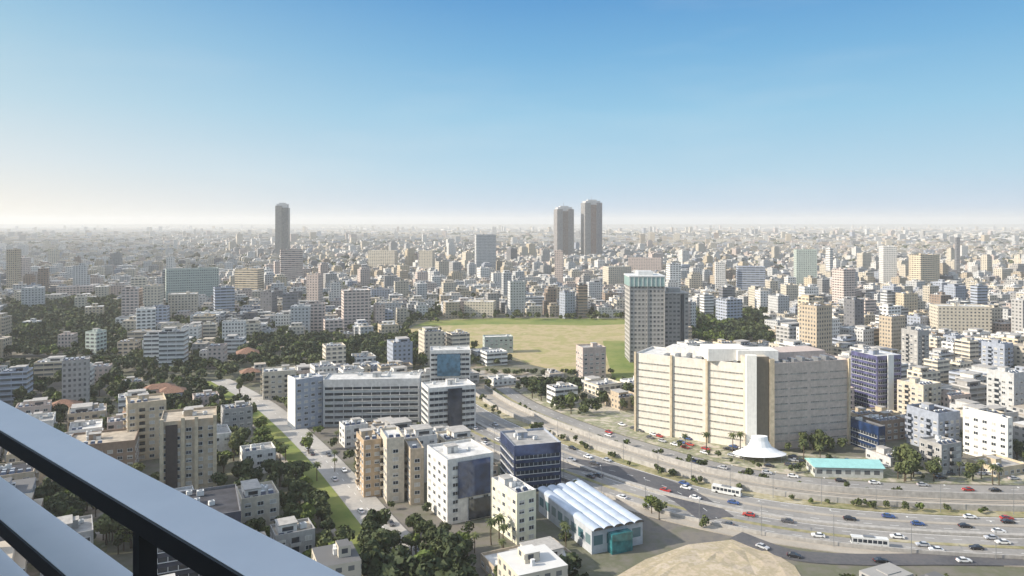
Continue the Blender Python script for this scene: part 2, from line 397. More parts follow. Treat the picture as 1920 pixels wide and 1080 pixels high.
# ------------------------------------------------------------------ ground
def sheet(name, poly, z, mat, skirt=True):
    mb = MB(); mb.quad([(x, y, z) for x, y in poly], 0)
    if skirt:
        for k in range(len(poly)):
            p = poly[k]; q = poly[(k + 1) % len(poly)]; mb.quad([(*p, -.5), (*q, -.5), (*q, z), (*p, z)], 0)
    return struct(mb.build(name, mat))
mb = MB(); mb.quad([(-60000, -300, 0), (60000, -300, 0), (60000, 60000, 0), (-60000, 60000, 0)]); struct(mb.build('ground', M_ground))
field = [at(*p) for p in ((758, 620), (805, 601), (930, 597), (1175, 598), (1215, 640), (1205, 735), (1120, 712), (1040, 694), (930, 668), (850, 655), (790, 645))]
POLY.append(field); sheet('park_field', field, .30, M_field)
fg = [at(*p) for p in ((772, 613), (805, 602), (930, 597), (1175, 598), (1186, 608), (1100, 611), (930, 608))]
sheet('park_lawn', fg, .31, M_green, False)
fp = [at(*p) for p in ((1130, 640), (1210, 640), (1203, 728), (1150, 716))]
sheet('park_lawn', fp, .31, M_green, False)
SIGHT.append((785, 1180, 612, 800)); SIGHT.append((1090, 1940, 1074, 262)); SIGHT.append((800, 1180, 690, 560)); SIGHT.append((900, 1180, 705, 520))

# highway
def cr(pts, n=14):
    out = []; P = [pts[0]] + list(pts) + [pts[-1]]
    for i in range(1, len(P) - 2):
        for k in range(n):
            t = k / n; q = []
            for c in (0, 1):
                a, b, c_, d = P[i - 1][c], P[i][c], P[i + 1][c], P[i + 2][c]
                q.append(.5 * (2 * b + (c_ - a) * t + (2 * a - 5 * b + 4 * c_ - d) * t * t + (3 * b - a - 3 * c_ + d) * t ** 3))
            out.append(tuple(q))
    out.append(pts[-1]); return out
def offs(line, o):
    r = []
    for i, p in enumerate(line):
        a = line[max(0, i - 1)]; b = line[min(len(line) - 1, i + 1)]; dx, dy = b[0] - a[0], b[1] - a[1]; l = math.hypot(dx, dy)
        r.append((p[0] - dy / l * o, p[1] + dx / l * o))
    return r
def ribbon(mb, line, o0, o1, z, thick=0, mi=0):
    A = offs(line, o0); B = offs(line, o1)
    for i in range(len(line) - 1):
        mb.quad([(*A[i], z), (*A[i + 1], z), (*B[i + 1], z), (*B[i], z)], mi)
        if thick:
            mb.quad([(*A[i], z - thick), (*A[i + 1], z - thick), (*A[i + 1], z), (*A[i], z)], mi)
            mb.quad([(*B[i + 1], z - thick), (*B[i], z - thick), (*B[i], z), (*B[i + 1], z)], mi)
HW = cr([(-50, 470), (-30, 420), (2, 366), (36, 322), (68, 290), (108, 268), (160, 257), (230, 254), (330, 262), (460, 285)])
POLY.append(offs(HW, -19.5) + offs(HW, 54)[::-1])
def rib(name, line, o0, o1, z, thick, mat):
    mb = MB(); ribbon(mb, line, o0, o1, z, thick); return mb.build(name, mat)
for a_, b_ in ((-17, -10.2), (-8.2, -1.2), (1.2, 8.2), (10.2, 17)): struct(rib('highway_road', HW, a_, b_, .45, .5, M_asphl))
struct(rib('highway_divider', HW, -10.15, -8.25, .6, .7, M_verge)); struct(rib('highway_divider', HW, 8.25, 10.15, .6, .7, M_ball))
struct(rib('roadside_strip', HW, -23, -18, .3, .4, M_ball))
struct(rib('highway_verge', HW, 17.6, 23, .5, .6, M_verge)); struct(rib('railway_ballast', HW, 23.6, 34, .75, .8, M_ball))
struct(rib('service_road', HW, 42, 51, .40, .5, M_asphl)); struct(rib('road_verge', HW, 34.8, 41.4, .45, .6, M_verge))
def wallrib(name, label, line, o0, o1, z0, z1, cat='barrier'):
    mb = MB(); A = offs(line, o0); B = offs(line, o1)
    for i in range(len(line) - 1):
        mb.quad([(*A[i], z0), (*A[i + 1], z0), (*A[i + 1], z1), (*A[i], z1)]); mb.quad([(*B[i + 1], z0), (*B[i], z0), (*B[i], z1), (*B[i + 1], z1)])
        mb.quad([(*A[i], z1), (*A[i + 1], z1), (*B[i + 1], z1), (*B[i], z1)])
    mb.quad([(*A[0], z0), (*A[0], z1), (*B[0], z1), (*B[0], z0)]); mb.quad([(*A[-1], z0), (*B[-1], z0), (*B[-1], z1), (*A[-1], z1)])
    return tag(mb.build(name, M_conc), label, cat)
wallrib('median_barrier', 'low concrete barrier down the middle of the wide highway', HW, -1.0, 1.0, .2, 1.3)
wallrib('retaining_wall', 'pale concrete wall between the highway and the railway track bed', HW, 23.05, 23.55, .2, 2.6, 'wall')
wallrib('boundary_wall', 'pale concrete wall along far side of the railway track bed', HW, 34.1, 34.7, .2, 3.2, 'wall')
wallrib('roadside_wall', 'low concrete parapet on near side of the highway', HW, -17.8, -17.2, .1, 1.5, 'wall')
for o in (25.6, 27.05, 30.4, 31.85):
    mb = MB(); A = offs(HW, o - .07); ribbon(mb, HW, o - .07, o + .07, .95, .18); struct(mb.build('railway_rail', M_metal))
mb = MB()
def dashes(mb, line, o, z, on=3, off=6, w_=.2):
    A = offs(line, o); acc = 0
    for i in range(len(A) - 1):
        p = Vector(A[i]); q = Vector(A[i + 1]); L_ = (q - p).length; d = (q - p) / L_; n = Vector((-d.y, d.x)) * w_ / 2; t = 0
        while t < L_:
            ph = (acc + t) % (on + off)
            if ph < on:
                e = min(L_, t + on - ph); a = p + d * t; b = p + d * e
                mb.quad([(*(a - n), z), (*(b - n), z), (*(b + n), z), (*(a + n), z)]); t = e + .001
            else: t += on + off - ph + .001
        acc += L_
for s in (-1, 1):
    for o in (4.7, 13.6): dashes(mb, HW, s * o, .456)
    for o in (1.7, 16.5): dashes(mb, HW, s * o, .456, 100, .01, .25)
dashes(mb, HW, 46.5, .406)
struct(mb.build('lane_markings', M_mark))
# slip road rising beside the highway, avenue on the left
SL = cr([at(955, 842), at(1040, 838), at(1150, 858), at(1250, 890), at(1330, 932)])
RAMP = cr([at(1000, 868), at(1080, 872), at(1180, 893), at(1270, 925), at(1345, 975)])
fore = [at(1085, 806), at(1180, 790), at(1300, 815), at(1424, 846), at(1600, 838), at(1720, 860)] + offs(HW, 54.3)[::-1]
fore = [q for q in fore if q[1] > 200 and -20 < q[0] < 260]
M_pave = groundmat('forecourt_paving', [(.42, .38, .30), (.33, .30, .26), (.20, .21, .12), (.46, .41, .33), (.36, .33, .29)], .045, .3)
struct(rib('forecourt', HW, 53, 86, .22, .3, M_pave))
struct(rib('slip_road', RAMP, -7, 7, .62, .7, M_asph)); mb = MB(); dashes(mb, RAMP, 0, .626); struct(mb.build('slip_markings', M_mark))
AV = cr([at(770, 1075), at(700, 1000), at(640, 925), at(585, 860), at(520, 795), at(470, 755), at(400, 715)])
POLY.append(offs(AV, -12) + offs(AV, 12)[::-1])
struct(rib('pale_footpath', AV, 11.1, 13, .5, .5, M_ball)); 
M_pale = groundmat('pale_asphalt', [(.30, .29, .27), (.38, .36, .33), (.44, .42, .38)], .05, .8)
struct(rib('avenue_road', AV, -11, 2.0, .40, .5, M_pale)); struct(rib('avenue_lawn', AV, 2.05, 11, .52, .6, M_green))
mb = MB(); dashes(mb, AV, -4.5, .406); struct(mb.build('avenue_markings', M_mark))
FR = cr([at(1920, 1052), at(1750, 1050), at(1600, 1050), at(1480, 1040), at(1380, 1005)])
struct(rib('frontage_road', FR, -4, 4, .35, .4, M_asph)); POLY.append(offs(FR, -6) + offs(FR, 6)[::-1])
# sandy plot
sand = [at(*p) for p in ((1080, 1150), (1150, 1085), (1210, 1050), (1290, 1022), (1380, 1012), (1430, 1025), (1490, 1062), (1520, 1110))]
POLY.append(sand)
cxs = sum(p[0] for p in sand) / len(sand); cys = sum(p[1] for p in sand) / len(sand)
mb = MB(); prev = sand; n = len(sand)
for k in range(1, 7):
    t = k / 6; ring = [(p[0] + (cxs - p[0]) * t, p[1] + (cys - p[1]) * t) for p in sand]
    z = lambda tt, i: .2 + 1.3 * math.sin(tt * 1.4) + .7 * math.sin(i * 2.1 + tt * 7) * tt * (1 - tt) * 3
    for i in range(n):
        j = (i + 1) % n; mb.quad([(*prev[i], z((k - 1) / 6, i)), (*prev[j], z((k - 1) / 6, j)), (*ring[j], z(t, j) if k < 6 else z(1, 0)), (*ring[i], z(t, i) if k < 6 else z(1, 0))])
    prev = ring
struct(mb.build('sand_mound', M_sand))

# ------------------------------------------------------------------ landmark buildings
def lm(name, label, cat, px0, px1, pyb, pyt, depth, rotd, phrase=None, sight=None, **kw):
    rot = R(rotd); cx, cy, w_, h = fit(px0, px1, pyb, pyt, depth, rot); kw.setdefault('near', True)
    o = building(name, label, cat, cx, cy, w_, depth, max(3.0, h - .9), rot, **kw)
    SIGHT.append((px0 - 4, px1 + 4, sight if sight else pyb - 10, cy - depth / 2))
    if phrase: LM.append((phrase, (px0 + px1) / 2, (pyt + pyb) / 2))
    return o, cx, cy, w_, h
# cream office complex, two wings meeting at a corner
Nx, Ny = at(1424, 846); thL = R(32)
cb = thing('office_complex', 'big cream office block of two wings beside the highway with a white corner fin', 'office block', (Nx, Ny, 0))
LM.append(('the cream office block', 1390, 740)); SIGHT.append((1180, 1600, 800, 352)); SIGHT.append((1370, 1480, 858, 350))
uL = Vector((-math.cos(thL), math.sin(thL))); kL = (1192 - 960) / F
aL = (Nx - kL * Ny) / (-uL.x + kL * uL.y)
uR = Vector((math.cos(R(14)), math.sin(R(14)))); kR = (1592 - 960) / F
bR = (Nx - kR * Ny) / (kR * uR.y - uR.x)
def wing(name, o, u, length, depth, h, wc, left, fins, band, hp):
    # wing along u from o; outward side faces the viewer
    rot = math.atan2(-u.y, -u.x) if left else math.atan2(u.y, u.x)
    c = o + u * (length / 2); nb = Vector((-math.sin(rot), math.cos(rot)))
    c = c + nb * depth / 2
    wr = bpy.data.objects.new(name, None); COL.objects.link(wr); wr.parent = cb
    wr.location = (c.x, c.y, 0); wr.rotation_euler = (0, 0, rot)
    a = length / 2; b = depth / 2; mb = MB(); H = h + 1
    for (p, q, L_) in (((-a, -b), (a, -b), length), ((a, -b), (a, b), depth), ((a, b), (-a, b), length), ((-a, b), (-a, -b), depth)):
        mb.quad([(*p, 0), (*q, 0), (*q, H), (*p, H)], 0, [(0, 0), (L_, 0), (L_, H), (0, H)])
    mb.build('walls', plain('warm_cream_stone', (.68, .635, .55), .85, .12) if left else plain('brown_stone', (.52, .44, .38), .85, .15), wr)
    mb = MB(); t = .4
    mb.quad([(-a + t, -b + t, h), (a - t, -b + t, h), (a - t, b - t, h), (-a + t, b - t, h)], 0)
    oo = [(-a, -b), (a, -b), (a, b), (-a, b)]; ii = [(-a + t, -b + t), (a - t, -b + t), (a - t, b - t), (-a + t, b - t)]
    for k in range(4):
        j = (k + 1) % 4; mb.quad([(*oo[k], H), (*oo[j], H), (*ii[j], H), (*ii[k], H)], 1); mb.quad([(*ii[k], H), (*ii[j], H), (*ii[j], h), (*ii[k], h)], 1)
    mb.box(-a * .55, a * .75, -b * .3, b * .7, h + .003, h + hp, 1)
    for k in range(7): x = -a * .5 + k * a * .2; mb.box(x, x + 1.8, -b * .85, -b * .5, h + .003, h + 1.5 + (k % 3) * .6, 2)
    mb.build('roof', [ROOFS['white'], wplain(wc), M_metal], wr)
    fh = 3.6; nf = int((h - 1.5) / fh)
    for f in range(nf):
        z = (f + 1.0) * fh + .4
        for (x0, x1) in band:
            inst('window_band', ME_tband if left else ME_tband, wr, ((x0 + x1) / 2 * length - a, -b, z), 0, ((x1 - x0) * length, .4, .62))
    for x in fins:
        mb = MB(); mb.box(-.5, .5, -1.1, -.003, 0, H + .6); mb.build('pier', wplain('sandy'), wr, (x * length - a, -b, 0))
    return wr
W = Vector((0, 0))
W1 = wing('left_wing', W + uL * 4.0, uL, aL - 4.0, 24, 40.5, 'white', True, (.0, .33, .64, .985), [(.02, .31), (.35, .60), (.66, .97)], 4.0)
W2 = wing('right_wing', W + uR * 4.5, uR, bR - 4.5, 30, 41.0, 'pinkish', False, (.01, .99), [(.03, .24), (.27, .48), (.52, .73), (.76, .97)], 4.0)
mb = MB(); mb.box(-6.5, 5, .4, 22, 0, 45, 0); mb.box(-1.7, 4.4, -.6, .397, 2, 45.6, 1); mb.build('corner_core', [wplain('cream'), plain('dark_slot', (.20, .165, .12), .5, .1)], cb)
mb = MB(); mb.box(-6.5, -1.75, -2.6, .35, 0, 46.5, 0); mb.build('corner_fin', plain('white_render', (.78, .76, .70), .8, .06), cb, rz=R(-8))
mb = MB(); mb.box(4.5, 6.8, -1.4, 1.2, 0, 44.5, 0); mb.build('corner_pier', wplain('sandy'), cb)
mb = MB(); mb.box(-22, -2, 10, 26, 41.5, 47.5, 0); mb.box(-8, 12, 8, 20, 42, 47.0, 0); mb.build('plant_room', plain('white_plant_room', (.72, .70, .65), .8, .1), cb)
for u, le in ((uL, aL), (uR, bR)):
    for k in range(7):
        p = Vector((Nx, Ny)) + u * (le * (k + .5) / 7); FOOT.append((p.x, p.y + 15, 22, 30, 0, corners(p.x, p.y + 15, 20, 32, 0)))
# white tent canopy at its foot
cx, cy = at(1424, 862)
cn = thing('entrance_canopy', 'bright white pointed canopy at the foot of the cream office block', 'canopy', (cx, cy, 0))
mb = MB(); n = 16; ring = [(12.5 * math.cos(2 * math.pi * k / n), 6.5 * math.sin(2 * math.pi * k / n)) for k in range(n)]
prof = [(1.0, 3.0), (.72, 4.3), (.45, 6.2), (.32, 9.0), (.30, 11.0)]
for (r0, z0), (r1, z1) in zip(prof, prof[1:]):
    for k in range(n):
        j = (k + 1) % n; mb.quad([(ring[k][0] * r0, ring[k][1] * r0, z0), (ring[j][0] * r0, ring[j][1] * r0, z0), (ring[j][0] * r1, ring[j][1] * r1, z1), (ring[k][0] * r1, ring[k][1] * r1, z1)])
mb.quad([(a * .30, b * .30, 11.0) for a, b in ring])
mb.build('membrane', plain('white_membrane', (.86, .86, .85), .6, .03, streak=False), cn)
for k in range(0, n, 2):
    mb = MB(); mb.tube((ring[k][0] * .97, ring[k][1] * .97, 0), (ring[k][0] * .97, ring[k][1] * .97, 3.1), .16, .12, 8); mb.build('post', M_metal, cn)
addfoot(cx, cy, 26, 14, 0)

# tower with turquoise crown
def tower_fit(px0, px1, Y, pyt): return ((px0 + px1) / 2 - 960) / F * Y, (px1 - px0) / F * Y, CAMH - (pyt - HOR) * Y / F
Y = 575; x, w_, h = tower_fit(1181, 1246, Y, 517)
M_tw = windows('tower_grid', (.33, .315, .295), 3.0, .55, 3.4, .45, stripe=.1)
t = thing('office_tower', 'grey brown tower with a pale turquoise glass crown behind the cream office block', 'tower', (x, Y + 13, 0))
mb = MB(); mb.box(-w_ / 2, w_ / 2, -13, 13, 0, h - 8.5); mb.build('walls', M_tw, t)
for k in range(0, 9, 4):
    xx = -w_ / 2 + w_ * k / 8; mb = MB(); mb.box(-.3, .3, -13.6, -13.003, 0, h - 8.7); mb.build('pier', wplain('grey'), t, (xx, 0, 0))
mb = MB(); mb.box(-w_ / 2 - .4, w_ / 2 + .4, -13.8, 13.4, h - 8.4, h - 1); mb.box(-w_ / 2 - .8, w_ / 2 + .8, -14.2, 13.8, h - .997, h, 1); mb.box(-6, 6, -6, 6, h + .003, h + 3, 1)
for k in range(9): xx = -w_ / 2 + w_ * k / 8; mb.box(xx - .2, xx + .2, -14.1, -13.803, h - 8.4, h - 1, 1)
mb.build('glass_crown', [plain('turquoise_glass', (.27, .39, .37), .35, .15, .3, spec=.6), M_frame], t)
addfoot(x, Y + 13, w_, 26, 0); SIGHT.append((1178, 1312, 655, 570)); LM.append(('the turquoise crowned tower', 1213, 590))
x, w_, h = tower_fit(1247, 1292, Y + 8, 552)
t = thing('office_block', 'dark grey lower block joined beside the turquoise crowned tower', 'office block', (x, Y + 22, 0))
mb = MB(); mb.box(-w_ / 2, w_ / 2, -12, 12, 0, h); mb.build('walls', windows('dark_grid', (.31, .30, .285), 3.2, .6, 3.4, .45), t)
mb = MB(); mb.box(-w_ / 2 - .3, w_ / 2 + .3, -12.3, 12.3, h + .003, h + 1); mb.box(-5, 5, -4, 6, h + 1.003, h + 4); mb.build('roof', ROOFS['grey'], t)
mb = MB(); mb.box(w_ * .17, w_ * .31, -12.5, -12.003, 0, h); mb.build('stair_strip', M_glass, t)
addfoot(x, Y + 22, w_, 24, 0)

# far skyscrapers
def sky_tower(px0, px1, pyt, Y, label, cols, phrase, mast=True, lit=None):
    x, w_, h = tower_fit(px0, px1, Y, pyt)
    t = thing('skyscraper', label, 'skyscraper', (x, Y + w_ / 2, 0), R(8), None)
    n = len(cols); a = w_ / 2
    for k, c in enumerate(cols):
        mb = MB(); x0 = -a + w_ * k / n; x1 = -a + w_ * (k + 1) / n; dz = (k % 2) * 6; p = .0 if k % 2 else 2.0
        mb.box(x0, x1 - .003, -a - p, a, 0, h - 10 - dz); mb.build('shaft', windows('far_tower_%d_%d' % (int(c[0] * 1000), int(c[2] * 1000)), c, 4, .6, 3.8, .5), t)
    mb = MB(); mb.box(-a * .85, a * .85, -a * .8, a * .8, h - 16.1, h - 4); mb.box(-a * .5, a * .5, -a * .5, a * .5, h - 3.997, h, 0); mb.build('crown', wplain('light grey'), t)
    if mast: mb = MB(); mb.tube((0, 0, h), (0, 0, h + 14), .6, .2, 6); mb.build('mast', M_metal, t)
    addfoot(x, Y + a, w_ + 8, w_ + 8, R(8)); SIGHT.append((px0 - 3, px1 + 3, 478, Y)); LM.append((phrase, (px0 + px1) / 2, 430))
sky_tower(1042, 1074, 386, 2250, 'left one of the paired far skyscrapers, slightly shorter, brown and grey', [(.27, .25, .24), (.22, .16, .13), (.20, .19, .19)], 'the paired skyscrapers')
sky_tower(1094, 1127, 374, 2250, 'right one of the paired far skyscrapers, taller, reddish brown and grey', [(.26, .25, .24), (.27, .17, .13), (.17, .17, .19)], 'the taller paired skyscraper')
sky_tower(515, 538, 380, 2350, 'lone slim dark grey skyscraper rising over the hazy left skyline', [(.19, .19, .18), (.10, .11, .11)], 'the lone skyscraper', False)

# apartment tower at lower left
def pier_rows(root, w_, d_, h, xs, mat, wdt=1.4, dep=1.2):
    for x in xs: mb = MB(); mb.box(-wdt / 2, wdt / 2, -d_ / 2 - dep, -d_ / 2 - .003, 0, h + 1.2); mb.build('pier', mat, root, (x * w_, 0, 0))
o, cx, cy, w_, h = lm('apartment_tower', 'tan apartment tower with tall vertical piers just above the balcony railing', 'apartment tower', 300, 406, 935, 792, 20, 22, 'the tan pier tower', wc='tan', rc='tan', items={'stair': 1, 'ac': 4}, cap=60)
pier_rows(o, w_, 20, h, (-.47, -.1, .14, .47), wplain('sandy'))
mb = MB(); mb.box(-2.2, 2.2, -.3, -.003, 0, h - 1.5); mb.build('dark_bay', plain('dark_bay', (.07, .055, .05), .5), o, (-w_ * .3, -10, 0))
lm('apartment_block', 'sandy yellow block with lit side just behind the tan pier tower', 'apartment block', 236, 312, 868, 757, 16, 30, 'the sandy yellow block', wc='sandy', rc='tan', balc=True, items={'stair': 1, 'tanks': 3})
lm('apartment_block', 'low brown block with pinkish roof in front of the sandy yellow block', 'apartment block', 120, 262, 905, 838, 22, 22, wc='brown', rc='tan', items={'stair': 1, 'tanks': 6, 'ac': 3})
lm('apartment_tower', 'slim slab tower with lit side painted white and shaded front painted bluish grey', 'apartment tower', 541, 606, 806, 712, 10, 38, 'the slim white slab', wc='bluish grey', rc='white', items={'ac': 2})
cx, cy, w_, h = fit(541, 606, 806, 712, 10, R(38))
mb = MB(); mb.box(-.4, 0, -5.3, 5.3, 0, h + .8); o2 = bpy.data.objects[-1] if False else None
wroot = [ob for ob in COL.objects if ob.name.startswith('apartment_tower')][-1]
mb.build('lit_white_gable', plain('white_render', (.78, .76, .70), .8, .06), wroot, (-w_ / 2 - .003, 0, 0))  # white gable against grey walls paints the sunlit and shaded sides
lm('office_block', 'long low grey office building right of the slim white slab', 'office block', 606, 790, 800, 712, 18, 4, 'the long grey building', wc='light grey', rc='white', style=1, items={'stair': 1, 'ac': 6}, kind='band')
lm('office_block', 'two tone tower with white left half and dark glass strip on front', 'office block', 790, 892, 812, 728, 16, 20, 'the white and dark block', wc='white', rc='white', kind='band', items={'ac': 3, 'stair': 1})
wroot = [ob for ob in COL.objects if ob.name.startswith('office_block') and not ob.parent][-1]
cx, cy, w_, h = fit(790, 892, 812, 728, 16, R(20))
mb = MB(); mb.box(-w_ * .1, w_ * .2, -8.9, -8.5, 1, h - 1); mb.build('dark_glazing', glassy('dark_glazing', (.05, .06, .08)), wroot)
lm('office_block', 'white framed block with blue glass windows at near edge of the dry park', 'office block', 806, 882, 745, 657, 16, 6, 'the blue windowed block', wc='white', rc='white', near=True, kind='band', items={'ac': 2})
wroot = [ob for ob in COL.objects if ob.name.startswith('office_block') and not ob.parent][-1]
cx, cy, w_, h = fit(806, 882, 745, 657, 16, R(6))
mb = MB(); mb.box(-w_ * .32, w_ * .25, -9, -8.5, h * .45, h - 2.5); mb.build('blue_glazing', glassy('blue_glazing', (.09, .19, .27)), wroot)
# orange and cream block in three parts
lm('apartment_block', 'orange brown apartment block, leftmost of the row of three below the long grey building', 'apartment block', 668, 715, 935, 826, 14, 24, 'the orange brown block', wc='tan', rc='tan', balc=True, items={'stair': 1, 'tanks': 3}, wallmat=plain('orange_render', (.47, .35, .23), .85, .2))
lm('apartment_block', 'cream apartment block with balconies, middle of the row of three below the grey building', 'apartment block', 713, 758, 945, 822, 15, 20, 'the cream middle block', wc='cream', rc='white', balc=True, items={'stair': 1, 'tanks': 4})
lm('apartment_block', 'tan apartment block, rightmost of the row of three beside the blue glass corner block', 'apartment block', 758, 795, 948, 842, 14, 18, None, wc='tan', rc='grey', balc=True, items={'stair': 1, 'tanks': 2})
lm('office_block', 'pale block with white left side and navy glass front left of the dark glass tower', 'office block', 801, 925, 985, 862, 20, 28, 'the navy glass block', wc='white', rc='white', items={'stair': 1, 'ac': 4}, cap=50)
wroot = [ob for ob in COL.objects if ob.name.startswith('office_block') and not ob.parent][-1]
cx, cy, w_, h = fit(801, 925, 985, 862, 20, R(28))
MN = glassy('navy_glazing', (.02, .045, .12), .12)
mb = MB(); mb.box(10.003, 10.4, -10, 6, h * .45, h - 1) if False else mb.box(-w_ * .28, w_ * .42, -10.6, -10.2, h * .38, h - 1.5); mb.build('navy_glazing', MN, wroot)
mb = MB(); mb.box(-w_ * .05, w_ * .42, -10.6, -10.2, .5, h * .33); mb.build('dark_glazing', glassy('dark_glazing', (.05, .06, .08)), wroot)
lm('glass_tower', 'dark navy glass tower casting a long shadow over the road beside it', 'glass tower', 938, 1052, 925, 836, 22, 16, 'the dark glass tower', wc='bluish grey', rc='grey', kind='band', wallmat=glassy('dark_navy_wall', (.05, .07, .15), .15), items={'ac': 4, 'stair': 1})
lm('office_block', 'pale yellowish white block in front of the dark glass tower', 'office block', 922, 1005, 1022, 925, 18, 30, 'the pale yellowish block', wc='white', rc='white', items={'stair': 1, 'ac': 4, 'tanks': 3}, wallmat=plain('yellowish_render', (.68, .65, .50), .85, .12))
# hall with vaulted bluish roof
rot = R(24); cx, cy, w_, h = fit(1010, 1205, 1040, 960, 40, rot)
t = thing('market_hall', 'large hall with ribbed pale blue vaulted roof beside the highway curve', 'hall', (cx, cy, 0), rot)
addfoot(cx, cy, w_, 40, rot); SIGHT.append((1005, 1210, 1032, cy - 25)); LM.append(('the blue vaulted hall', 1105, 965))
mb = MB(); mb.box(-w_ / 2, w_ / 2, -20, 20, 0, 8); mb.build('walls', windows('hall_wall', (.42, .44, .46), 5, .7, 8, .4, glass=(.03, .12, .15)), t)
M_vault = plain('pale_blue_metal', (.50, .56, .64), .4, .15, .2, metal=.2)
for k in range(5):
    x0 = -w_ / 2 + w_ * k / 5; x1 = x0 + w_ / 5 - .1; mb = MB(); n = 10
    for i in range(n):
        a0 = math.pi * i / n; a1 = math.pi * (i + 1) / n; rr = (x1 - x0) / 2; xc = (x0 + x1) / 2
        mb.quad([(xc - rr * math.cos(a0), -21, 8.003 + rr * .5 * math.sin(a0)), (xc - rr * math.cos(a0), 21, 8.003 + rr * .5 * math.sin(a0)), (xc - rr * math.cos(a1), 21, 8.003 + rr * .5 * math.sin(a1)), (xc - rr * math.cos(a1), -21, 8.003 + rr * .5 * math.sin(a1))])
        mb.quad([(xc, -20.9, 8.003), (xc - rr * math.cos(a1), -20.9, 8.003 + rr * .5 * math.sin(a1)), (xc - rr * math.cos(a0), -20.9, 8.003 + rr * .5 * math.sin(a0))], 1)
    mb.build('roof_vault', [M_vault, M_glass], t)
mb = MB(); mb.box(-4, 4, -23, -20.003, 0, 6.5); mb.build('entrance_porch', glassy('teal_glazing', (.04, .20, .22)), t)
lm('office_block', 'office with shade painted as navy walls and black roof, half hidden by the balcony railing', 'office block', 250, 452, 1110, 988, 26, 24, 'the shade darkened office', wc='dark grey', rc='dark', kind='band', wallmat=plain('shade_navy_render', (.05, .055, .08), .7), items={'ac': 7, 'stair': 1}, sight=1100)  # near-black walls and roof stand in for shade in this corner
# right side
lm('office_block', 'purple blue glass office with a white vertical strip right of the cream office block', 'office block', 1596, 1690, 775, 668, 20, 18, 'the purple glass office', wc='bluish grey', rc='white', kind='band', wallmat=glassy('purple_wall', (.12, .12, .24), .2), items={'ac': 4, 'stair': 1})
wroot = [ob for ob in COL.objects if ob.name.startswith('office_block') and not ob.parent][-1]
cx, cy, w_, h = fit(1596, 1690, 775, 668, 20, R(18))
mb = MB(); mb.box(-w_ * .12, w_ * .12, -11.2, -10.6, 0, h + .5); mb.build('white_strip', plain('white_render', (.78, .76, .70)), wroot)
lm('office_block', 'low navy glass block at the right foot of the cream office block', 'office block', 1592, 1660, 852, 800, 18, 20, 'the low navy block', wc='dark grey', rc='dark', kind='band', wallmat=MN, items={'ac': 3})
lm('apartment_block', 'lit cream stepped block right below the purple glass office', 'apartment block', 1682, 1765, 790, 722, 16, 26, 'the cream stepped block', wc='cream', rc='white', balc=True, items={'stair': 1, 'tanks': 4})
lm('apartment_tower', 'bright white cube shaped block near the right edge above the trees', 'apartment tower', 1811, 1893, 872, 784, 20, 28, 'the white cube block', wc='white', rc='white', items={'stair': 1, 'tanks': 3}, wallmat=plain('white_render', (.78, .76, .70)), cap=60)
rot = R(-4); cx, cy, w_, h = fit(1512, 1656, 898, 872, 11, rot)
t = thing('sports_hall', 'long low hall with turquoise roof in front of the cream office block', 'hall', (cx, cy, 0), rot); addfoot(cx, cy, w_ + 2, 20, rot)
SIGHT.append((1505, 1660, 892, cy - 8)); LM.append(('the turquoise roofed hall', 1582, 880))
mb = MB(); mb.box(-w_ / 2, w_ / 2, -5.5, 5.5, 0, 4.6); mb.build('walls', windows('hall_low', (.5, .5, .46), 4, .6, 4.6, .4), t)
mb = MB(); a = w_ / 2 + .7
mb.quad([(-a, -6.3, 4.603), (a, -6.3, 4.603), (a, 0, 6.6), (-a, 0, 6.6)]); mb.quad([(a, 6.3, 4.603), (-a, 6.3, 4.603), (-a, 0, 6.6), (a, 0, 6.6)])
mb.quad([(-a, 6.3, 4.603), (-a, -6.3, 4.603), (-a, 0, 6.6)]); mb.quad([(a, -6.3, 4.603), (a, 6.3, 4.603), (a, 0, 6.6)])
mb.build('roof', plain('turquoise_metal', (.29, .54, .52), .45, .1, .4), t)
lm('pavilion', 'pinkish house with dark openings on the near right side of the dry park', 'house', 1080, 1136, 712, 652, 14, 15, 'the pinkish park house', wc='pinkish', rc='grey', items={'stair': 1})
lm('pavilion', 'small pale green pavilion standing in the middle of the dry park', 'pavilion', 905, 962, 664, 632, 12, 10, 'the park pavilion', wc='pale green', rc='white', items={'ac': 1})

